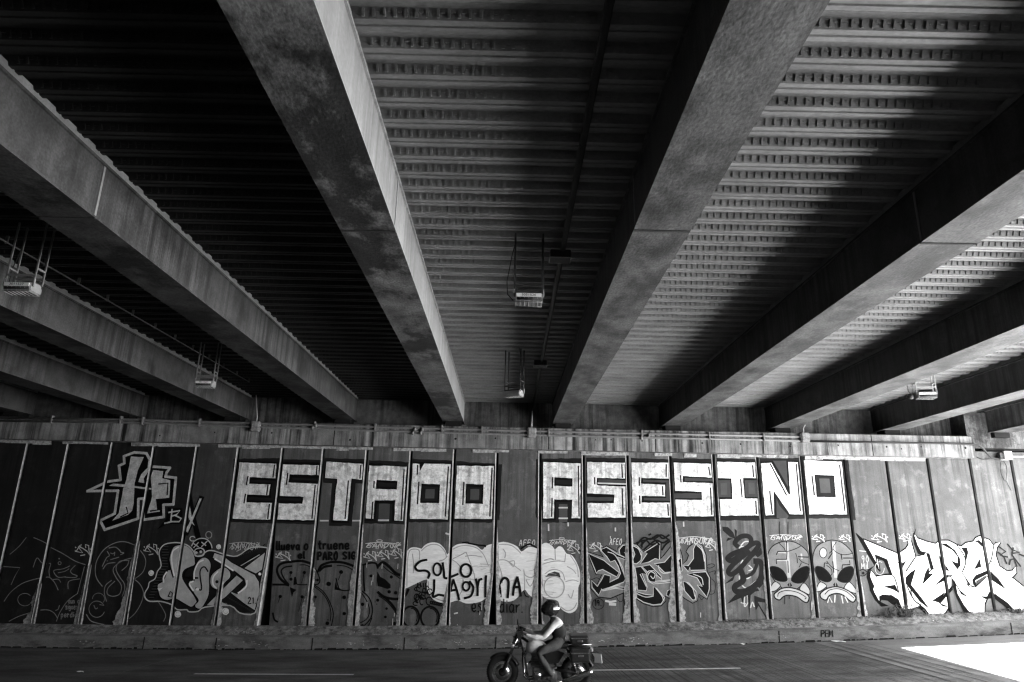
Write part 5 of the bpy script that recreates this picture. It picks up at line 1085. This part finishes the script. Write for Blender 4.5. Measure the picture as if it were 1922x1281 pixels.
M_visor = mat('helmet visor', .03, var=.05, rough=.08, bump=0, spec=.8)
bike = empty('motorcycle', 'black touring motorcycle with pale tank and rear boxes passing in front of the wall', 'motorcycle', BP)
bike.rotation_euler = (0, R(-1.2), 0)
def wheel(c, r, tw, name):
    m = MB(); A = (0, 1, 0)
    ri = r - .085
    prof = [(ri, -tw * .42), (r - .045, -tw * .5), (r - .014, -tw * .36), (r, -tw * .12), (r, tw * .12), (r - .014, tw * .36), (r - .045, tw * .5), (ri, tw * .42), (ri - .006, 0), (ri, -tw * .42)]
    for i in range(44):
        t0 = 2 * math.pi * i / 44; d = Vector((math.cos(t0), 0, math.sin(t0))); q = c + d * (r + .001)
        Mt = Matrix.Translation(q) @ Matrix.Rotation(-t0, 4, 'Y')
        m.box((-.008, -tw * .3, -.012), (.005, -tw * .04, .012), M_tyre, Mt); m.box((-.008, tw * .06, -.006), (.005, tw * .3, .016), M_tyre, Mt)
    m.lathe(prof, c, A, M_tyre, 44)
    w = m.build(name, bike); w.name = name
    m = MB(); m.lathe([(ri + .004, -tw * .36), (ri - .02, -tw * .34), (ri - .028, 0), (ri - .02, tw * .34), (ri + .004, tw * .36)], c, A, M_rim, 44); m.build('rim', w)
    m = MB()
    for i in range(18):
        t0 = 2 * math.pi * i / 18; t1 = t0 + (.35 if i % 2 else -.35); sy = .03 if i % 4 < 2 else -.03
        m.tube([c + Vector((math.cos(t1) * .035, sy, math.sin(t1) * .035)), c + Vector((math.cos(t0) * (ri - .02), 0, math.sin(t0) * (ri - .02)))], .0028, M_chrome, 5)
    m.build('spokes', w)
    m = MB(); m.lathe([(0, -.07), (.03, -.07), (.035, -.045), (.05, -.03), (.05, .03), (.035, .045), (.03, .07), (0, .07)], c, A, M_engine, 18); m.build('hub', w)
    m = MB(); m.lathe([(.06, -.062), (.13, -.062), (.13, -.057), (.06, -.057), (.06, -.062)], c, A, M_chrome, 30); m.lathe([(.045, -.064), (.07, -.064), (.07, -.055), (.045, -.055)], c, A, M_blkpl, 18); m.build('brake_disc', w)
    return w
CF, CR = U(943, 1260), U(1083, 1260.5)
RF, RR = 32.6 * KZ, 32.4 * KZ
wheel(CF, RF, .10, 'wheel'); wheel(CR, RR, .13, 'wheel')
ST = U(974, 1192)       # steering head
m = MB()
for sy in (-.095, .095):
    m.tube([CF + Vector((-.0, sy, 0)), CF.lerp(ST, .5) + Vector((0, sy, 0))], .03, M_blkpl, 10); m.tube([CF.lerp(ST, .45) + Vector((0, sy, 0)), ST + Vector((0, sy, .05))], .021, M_chrome, 10)
m.bbox(ST + Vector((-.05, -.13, -.02)), ST + Vector((.04, .13, .02)), M_blkpl, .01); m.bbox(ST + Vector((-.02, -.13, -.17)), ST + Vector((.07, .13, -.13)), M_blkpl, .01)
m.build('fork', bike)
def fender(c, r0, a0, a1, hw, mt, name, th=.006):
    m = MB(); vs = []; n = 14
    for i in range(n + 1):
        t = R(a0 + (a1 - a0) * i / n); d = Vector((math.cos(t), 0, math.sin(t)))
        for (y, dr) in ((-hw, -.03), (-hw * .7, 0), (0, .012), (hw * .7, 0), (hw, -.03), (hw, -.03 - th), (0, .012 - th), (-hw, -.03 - th)): vs.append(c + d * (r0 + dr) + Vector((0, y, 0)))
    fs = [(i * 8 + k, i * 8 + (k + 1) % 8, i * 8 + 8 + (k + 1) % 8, i * 8 + 8 + k) for i in range(n) for k in range(8)] + [tuple(range(8)), tuple(n * 8 + k for k in range(8))]
    m.add(vs, fs, mt, True); return m.build(name, bike)
fender(CF, RF + .035, 20, 135, .075, M_blkpl, 'front_mudguard'); fender(CR, RR + .045, 15, 110, .09, M_blkpl, 'rear_mudguard')
# frame and swingarm
m = MB()
pv = U(1042, 1255)
for sy in (-.13, .13):
    m.tube([CR + Vector((.02, sy, 0)), pv + Vector((0, sy * .9, 0))], .026, M_blkpl, 8)
for sy in (-.11, .11):
    m.tube([ST + Vector((.02, sy * .3, -.05)), U(985, 1228, sy), U(992, 1272, sy), U(1040, 1274, sy), pv + Vector((0, sy, 0)), U(1046, 1214, sy), U(1100, 1214, sy)], .018, M_blkpl, 8)
    m.tube([ST + Vector((.02, sy * .3, 0)), U(1010, 1216, sy * .7), U(1046, 1214, sy)], .02, M_blkpl, 8)
m.build('frame', bike)
for sy in (-.16, .16):
    m = MB(); m.tube([U(1066, 1215, sy), U(1070, 1225, sy), U(1080, 1258, sy)], .024, M_blkpl, 8); o_ = m.build('shock_absorber', bike); m = MB()
    m.tube([U(1069, 1222, sy).lerp(U(1077, 1248, sy), k / 60) + Vector((math.cos(k * .9) * .034, math.sin(k * .9) * .034, 0)) for k in range(61)], .006, M_chrome, 5); m.build('spring', o_)
# tank: a lofted shell
def loft(rings, mt, name, parent, smooth=True):
    m = MB(); n = len(rings[0]); vs = [v for r in rings for v in r]
    fs = [(i * n + k, i * n + (k + 1) % n, i * n + n + (k + 1) % n, i * n + n + k) for i in range(len(rings) - 1) for k in range(n)] + [tuple(range(n)), tuple((len(rings) - 1) * n + k for k in range(n))]
    m.add(vs, fs, mt, smooth); return m.build(name, parent)
def oval(px, py, hy, hz, n=14, sq=.75, off=0.0):
    c = U(px, py); out = []
    for k in range(n):
        t = 2 * math.pi * k / n; a, b = math.cos(t), math.sin(t)
        out.append(c + Vector((off * b, hy * math.copysign(abs(a) ** sq, a), hz * math.copysign(abs(b) ** sq, b))))
    return out
tk = loft([oval(988, 1214, .05, .05), oval(991, 1213, .12, .1), oval(998, 1211.5, .155, .125), oval(1008, 1211.5, .16, .12), oval(1018, 1213, .14, .095), oval(1026, 1214.5, .1, .06), oval(1031, 1215, .06, .03)], M_tank, 'fuel_tank', bike)
m = MB(); m.lathe([(.035, 0), (.035, .015), (.0, .018)], U(1003, 1200), (0, 0, 1), M_chrome, 14); m.build('cap', tk)
loft([oval(1026, 1214, .08, .03), oval(1034, 1212, .12, .045), oval(1050, 1211, .14, .05), oval(1062, 1208, .14, .05), oval(1070, 1206, .12, .04)], M_seat, 'seat', bike)
loft([oval(1066, 1208, .09, .05), oval(1085, 1208, .1, .05), oval(1108, 1212, .07, .035), oval(1113, 1214, .04, .02)], M_blkpl, 'tail_fairing', bike)
# engine
m = MB()
m.bbox(U(1000, 1276, -.14), U(1045, 1250, .14), M_engine, .03)
for k in range(7): m.bbox(U(996 + k * .3, 1250 - k * 3.2, -.105), U(1020 + k * .3, 1248 - k * 3.2, .105), M_engine, .006)
m.bbox(U(997, 1229, -.1), U(1020, 1222, .1), M_engine, .015)
eng = m.build('engine', bike)
m = MB(); m.lathe([(0, -.18), (.075, -.18), (.095, -.16), (.1, -.13)], U(1032, 1262), (0, 1, 0), M_engine, 22); m.lathe([(0, -.17), (.06, -.17), (.075, -.15), (.075, -.13)], U(1008, 1265), (0, 1, 0), M_chrome, 22); m.build('clutch_cover', eng)
m = MB(); m.tube([U(997, 1240, -.06), U(984, 1246, -.09), U(983, 1266, -.1), U(995, 1278, -.12), U(1040, 1279, -.15), U(1060, 1274, -.17)], .02, M_chrome, 10); m.tube([U(1056, 1275, -.18), U(1066, 1272, -.2), U(1105, 1258, -.21), U(1110, 1256, -.21)], .045, M_chrome, 14, rs=[.025, .045, .05, .04]); m.build('exhaust', bike)
m = MB(); m.prism([U(1022, 1224, -.13), U(1048, 1219, -.13), U(1060, 1223, -.13), U(1048, 1242, -.13), U(1028, 1244, -.13)], (0, .26, 0), M_blkpl); m.build('side_panel', bike)
# crash bars
m = MB()
for sy in (-1, 1): m.tube([U(990, 1222, .1 * sy), U(982, 1228, .24 * sy), U(982, 1256, .27 * sy), U(992, 1272, .14 * sy)], .014, M_blkpl, 8)
m.build('crash_bar', bike)
# cockpit
hb = MB()
GRL, GRR = U(981, 1184, -.36), U(981, 1184, .36)
hb.tube([GRL, U(978, 1184, -.24), U(975, 1189, -.1), U(974, 1190, 0), U(975, 1189, .1), U(978, 1184, .24), GRR], .012, M_blkpl, 8)
for g, s_ in ((GRL, 1), (GRR, -1)): hb.tube([g, g.lerp(U(978, 1184, -.24 * s_), .9)], .018, M_seat, 10)
handle = hb.build('handlebar', bike)
for sy in (-1, 1):
    m = MB(); m.tube([U(979, 1185, .26 * sy), U(976, 1178, .3 * sy), U(974, 1172, .36 * sy)], .006, M_blkpl, 6)
    m.lathe([(0, -.012), (.05, -.008), (.056, .006), (.0, .008)], U(973, 1170, .4 * sy), (1, 0, 0), M_blkpl, 16); m.build('mirror', handle)
    m = MB(); m.prism([U(969, 1180, .27 * sy), U(977, 1178, .27 * sy), U(979, 1189, .27 * sy), U(972, 1192, .27 * sy)], (0, .12 * sy, 0), M_blkpl); m.build('hand_guard', handle)
lt = MB(); lt.lathe([(0, .1), (.06, .09), (.095, .04), (.1, 0), (.0, -.01)], U(966, 1200), (1, 0, 0), M_blkpl, 22); lamp = lt.build('headlight', bike)
m = MB(); m.lathe([(.092, 0), (.07, -.018), (0, -.028)], U(966, 1200), (1, 0, 0), M_lens, 22); m.build('lens', lamp)
m = MB(); vs = []
for i in range(7):
    u = i / 6
    for j in range(9):
        v = j / 8 - .5; vs.append(U(962 + 12 * u, 1194 - 21 * u, v * (.34 - .12 * u)) + Vector((v * v * .35, 0, 0)))
m.add(vs, [(i * 9 + j, i * 9 + j + 1, i * 9 + 10 + j, i * 9 + 9 + j) for i in range(6) for j in range(8)], M_visor, True); ws = m.build('windscreen', bike)
so = ws.modifiers.new('thick', 'SOLIDIFY'); so.thickness = .004
m = MB(); m.bbox(U(968, 1196, -.08), U(975, 1186, .08), M_blkpl, .015); m.build('instrument', bike)
for sy in (-1, 1):
    m = MB(); m.tube([U(966, 1206, .06 * sy), U(964, 1207, .18 * sy)], .007, M_blkpl, 6); m.lathe([(0, -.03), (.022, -.02), (.026, .01), (0, .025)], U(963, 1207, .2 * sy), (1, 0, 0), M_lens, 12); m.build('indicator', bike)
    m = MB(); m.tube([U(1108, 1216, .05 * sy), U(1110, 1217, .17 * sy)], .007, M_blkpl, 6); m.lathe([(0, -.03), (.022, -.02), (.026, .01), (0, .025)], U(1111, 1217, .19 * sy), (1, 0, 0), M_lens, 12); m.build('indicator', bike)
# rear boxes
def case(a, b, name):
    m = MB(); m.bbox(a, b, M_blkpl, .03); o = m.build(name, bike)
    z = a.z + (b.z - a.z) * .62; m = MB(); m.bbox(Vector((a.x - .004, a.y - .004, z)), Vector((b.x + .004, b.y + .004, z + .018)), M_engine, .004); m.build('lid_band', o)
    m = MB(); m.bbox(Vector(((a.x + b.x) / 2 - .05, a.y - .012, z - .05)), Vector(((a.x + b.x) / 2 + .05, a.y, z - .015)), M_chrome, .004); m.build('latch', o)
case(U(1072, 1206, -.19), U(1106, 1189, .19), 'top_box')
case(U(1070, 1238, -.34), U(1106, 1211, -.17), 'pannier'); case(U(1070, 1238, .17), U(1106, 1211, .34), 'pannier')
m = MB(); m.tube([U(1066, 1207, -.14), U(1110, 1207, -.14), U(1112, 1207, 0), U(1110, 1207, .14), U(1066, 1207, .14)], .012, M_chrome, 8)
for sy in (-1, 1): m.tube([U(1066, 1212, .16 * sy), U(1072, 1240, .16 * sy), U(1104, 1240, .16 * sy), U(1108, 1212, .16 * sy)], .01, M_chrome, 8)
m.build('luggage_rack', bike)
m = MB(); m.bbox(U(1109, 1222, -.07), U(1115, 1214, .07), M_lens, .012); m.build('tail_light', bike)
m = MB(); m.prism([U(1112, 1224, -.02), U(1118, 1232, -.02), U(1117, 1246, -.02), U(1112, 1236, -.02)], (0, .04, 0), M_blkpl); pl = m.build('plate_bracket', bike)
m = MB(); m.bbox(Vector((-.006, -.12, -.08)), Vector((.006, .12, .08)), M_plate, .003, Matrix.Translation(U(1119.5, 1235, -.02)) @ Matrix.Rotation(R(58), 4, 'Z') @ Matrix.Rotation(R(-14), 4, 'Y')); m.build('number_plate', pl)
for sy in (-1, 1):
    m = MB(); m.tube([U(1028, 1270, .12 * sy), U(1028, 1270, .26 * sy)], .014, M_blkpl, 8); m.build('foot_peg', bike)
m = MB(); m.tube([U(1030, 1272, -.14), U(1038, 1288, -.28)], .012, M_blkpl, 6); m.build('side_stand', bike)
# ---- rider: one continuous skinned body, clothes coloured by region, helmet on the head
per = empty('person', 'motorcycle rider in black vest and pale sleeves wearing a dark helmet', 'person', BP); per.rotation_euler = bike.rotation_euler
J = {}
def jt(n, p, r, rz=None): J[n] = (Vector(p), r, rz or r)
jt('pelvis', U(1052, 1202), .135, .14); jt('waist', U(1052, 1190), .135, .125); jt('chest', U(1049, 1174), .15, .14); jt('upchest', U(1045, 1163), .13, .12); jt('neck', U(1040, 1155), .055); jt('head0', U(1037, 1147), .075); jt('head', U(1036, 1138), .09); 
for sd, n in ((-1, 'l'), (1, 'r')):
    jt(n + 'sho', U(1046, 1162, .185 * sd), .072); jt(n + 'uarm', U(1034, 1177, .24 * sd), .054); jt(n + 'elb', U(1018, 1191, .285 * sd), .043); jt(n + 'fore', U(1001, 1189, .31 * sd), .036); jt(n + 'wri', U(989, 1185, .315 * sd), .026); jt(n + 'palm', U(984, 1182.5, .315 * sd), .031, .02)
    jt(n + 'hip', U(1049, 1206, .1 * sd), .095); jt(n + 'thigh', U(1031, 1212, .17 * sd), .082); jt(n + 'knee', U(1010, 1222, .22 * sd), .06); jt(n + 'calf', U(1022, 1242, .215 * sd), .056); jt(n + 'ank', U(1033, 1261, .2 * sd), .037); jt(n + 'heel', U(1037, 1266, .2 * sd), .036); jt(n + 'ball', U(1023, 1269, .21 * sd), .034, .026); jt(n + 'toe', U(1015, 1270, .215 * sd), .025, .02)
E_ = [('pelvis', 'waist'), ('waist', 'chest'), ('chest', 'upchest'), ('upchest', 'neck'), ('neck', 'head0'), ('head0', 'head')]
for n in 'lr': E_ += [('upchest', n + 'sho'), (n + 'sho', n + 'uarm'), (n + 'uarm', n + 'elb'), (n + 'elb', n + 'fore'), (n + 'fore', n + 'wri'), (n + 'wri', n + 'palm'), ('pelvis', n + 'hip'), (n + 'hip', n + 'thigh'), (n + 'thigh', n + 'knee'), (n + 'knee', n + 'calf'), (n + 'calf', n + 'ank'), (n + 'ank', n + 'heel'), (n + 'heel', n + 'ball'), (n + 'ball', n + 'toe')]
def skin(pts, edges, root, sub=2):
    me = bpy.data.meshes.new('s'); me.from_pydata([p[0] for p in pts], edges, []); o = bpy.data.objects.new('s', me); COL.objects.link(o)
    md = o.modifiers.new('k', 'SKIN'); sv = me.skin_vertices[0].data
    for i, p in enumerate(pts): sv[i].radius = (p[1], p[2])
    sv[root].use_root = True; md.use_smooth_shade = True
    sb = o.modifiers.new('d', 'SUBSURF'); sb.levels = sub; sb.render_levels = sub
    dg = bpy.context.evaluated_depsgraph_get(); out = bpy.data.meshes.new_from_object(o.evaluated_get(dg)); bpy.data.objects.remove(o); bpy.data.meshes.remove(me); return out
names = list(J); body = skin([J[n] for n in names], [(names.index(a), names.index(b)) for a, b in E_], 0)
def segd(p, a, b):
    ab = b - a; t = max(0, min(1, (p - a).dot(ab) / ab.length_squared)); return (p - a - ab * t).length
SEG = []
for a, b in E_:
    k = 1
    if 'head' in b or b == 'neck': k = 0
    elif a[1:] in ('sho', 'uarm', 'elb', 'fore') or b[1:] == 'sho': k = 2
    if b[1:] == 'palm': k = 4
    if a[1:] in ('hip', 'thigh', 'knee', 'calf') or b[1:] in ('hip',) or (a, b) == ('pelvis', 'waist') and False: k = 3
    if a[1:] in ('ank', 'heel', 'ball'): k = 4
    SEG.append((J[a][0], J[b][0], k, (J[a][1] + J[b][1]) / 2))
for mt in (M_skin, M_vest, M_shirt, M_jean, M_shoe): body.materials.append(mt)
for p in body.polygons:
    c = p.center; p.material_index = min(SEG, key=lambda s: segd(c, s[0], s[1]) / s[3])[2]
from mathutils import noise
for v, nrm in [(v, v.normal.copy()) for v in body.vertices]:      # loose cloth: soft folds everywhere but the head
    if v.co.z < J['neck'][0].z - .02: v.co += nrm * (noise.noise(v.co * 9) * .016 + noise.noise(v.co * 24) * .007 + .004)
bo = bpy.data.objects.new('body', body); COL.objects.link(bo); bo.parent = per
# gloved fingers closed round the grips, each finger its own chain
for sd in (-1, 1):
    m = MB(); base = U(983.5, 1183, .315 * sd)
    for f, (dy, l) in enumerate(((-.036, .9), (-.012, 1.0), (.012, .96), (.034, .78))):
        c = Vector((U(980, 1184).x, base.y + dy, U(980, 1184).z)); r = .026
        pts = [base + Vector((.012, dy, .008))] + [c + Vector((math.cos(R(a)) * r, 0, math.sin(R(a)) * r)) for a in (60, 110, 165, 215, 262)]
        m.tube(pts[:5 if l < .8 else 6], .009, M_shoe, 7, rs=[.011, .0105, .010, .0095, .009, .008][:5 if l < .8 else 6])
    m.tube([base + Vector((.02, -.03 * sd, .0)), base + Vector((.005, -.05 * sd, -.012)), base + Vector((-.02, -.052 * sd, -.03)), base + Vector((-.04, -.045 * sd, -.03))], .011, M_shoe, 7)
    m.build('glove', per)
# helmet with chin bar, visor and a pale stripe
hc = J['head'][0] + Vector((0, 0, .005))
m = MB(); bm = bmesh.new(); bmesh.ops.create_uvsphere(bm, u_segments=28, v_segments=18, radius=1)
for v in bm.verts:
    x, y, z = v.co; s_ = 1
    if z < -.35: z = -.35 + (z + .35) * .95
    v.co = Vector((x * .158 - (.03 if (x < 0 and z < -.1) else 0), y * .13, z * .148))
bmesh.ops.delete(bm, geom=[f for f in bm.faces if f.calc_center_median().z < -.125], context='FACES')
m.bm(bm, M_helm, Matrix.Translation(hc) @ Matrix.Rotation(R(10), 4, 'Y'), True); hel = m.build('helmet', per)
so = hel.modifiers.new('thick', 'SOLIDIFY'); so.thickness = .012; so.offset = -1
m = MB(); vs = []
for i in range(7):
    for j in range(13):
        t = R(180 - 78 + 156 * j / 12); e = R(-16 + 38 * i / 6); vs.append(hc + Vector((math.cos(t) * math.cos(e) * .166 - .004, math.sin(t) * math.cos(e) * .136, math.sin(e) * .15 + .005)))
m.add(vs, [(i * 13 + j, i * 13 + j + 1, i * 13 + 14 + j, i * 13 + 13 + j) for i in range(6) for j in range(12)], M_visor, True); m.build('visor', hel)
m = MB(); vs = []
for i in range(4):
    for j in range(15):
        t = R(-75 + 85 * j / 14); e = R(-6 + 14 * i / 3); vs.append(hc + Vector((math.cos(t) * math.cos(e) * .163, math.sin(t) * math.cos(e) * .1355, math.sin(e) * .153)))
m.add(vs, [(i * 15 + j, i * 15 + j + 1, i * 15 + 16 + j, i * 15 + 15 + j) for i in range(3) for j in range(14)], M_plate, True); m.build('stripe', hel)
# ------------------------------------------------------------------ daylight
SUN = Vector((.86, .27, 1.0)).normalized()
el = math.asin(SUN.z); az = math.atan2(SUN.x, SUN.y)
w = bpy.data.worlds.new('World'); sc.world = w; w.use_nodes = True; t = w.node_tree
sky = nd(t, 'ShaderNodeTexSky'); sky.sky_type = 'NISHITA'; sky.sun_disc = False; sky.sun_elevation = el; sky.sun_rotation = az
bw = nd(t, 'ShaderNodeRGBToBW'); t.links.new(sky.outputs[0], bw.inputs[0])      # a black and white photograph: neutral daylight
bg = t.nodes['Background']; t.links.new(bw.outputs[0], bg.inputs['Color']); bg.inputs['Strength'].default_value = .05
sl = bpy.data.lights.new('sun', 'SUN'); sl.energy = 5.0; sl.angle = R(1.2); so_ = bpy.data.objects.new('sun', sl); COL.objects.link(so_)
so_.rotation_euler = (-SUN).to_track_quat('-Z', 'Y').to_euler(); so_.location = (20, 10, 30)
vs_ = sc.view_settings; vs_.view_transform = 'Standard'; vs_.look = 'None'; vs_.gamma = 1; vs_.use_curve_mapping = False; vs_.exposure = 5.75
cy = sc.cycles; cy.max_bounces = 6; cy.diffuse_bounces = 1; cy.glossy_bounces = 2; cy.use_denoising = True; cy.denoiser = 'OPENIMAGEDENOISE'; cy.denoising_input_passes = 'RGB_ALBEDO_NORMAL'; cy.denoising_prefilter = 'ACCURATE'
cy.sample_clamp_indirect = 6; cy.use_guiding = True; cy.guiding_training_samples = 48; cy.use_surface_guiding = True; cy.filter_width = 1.3
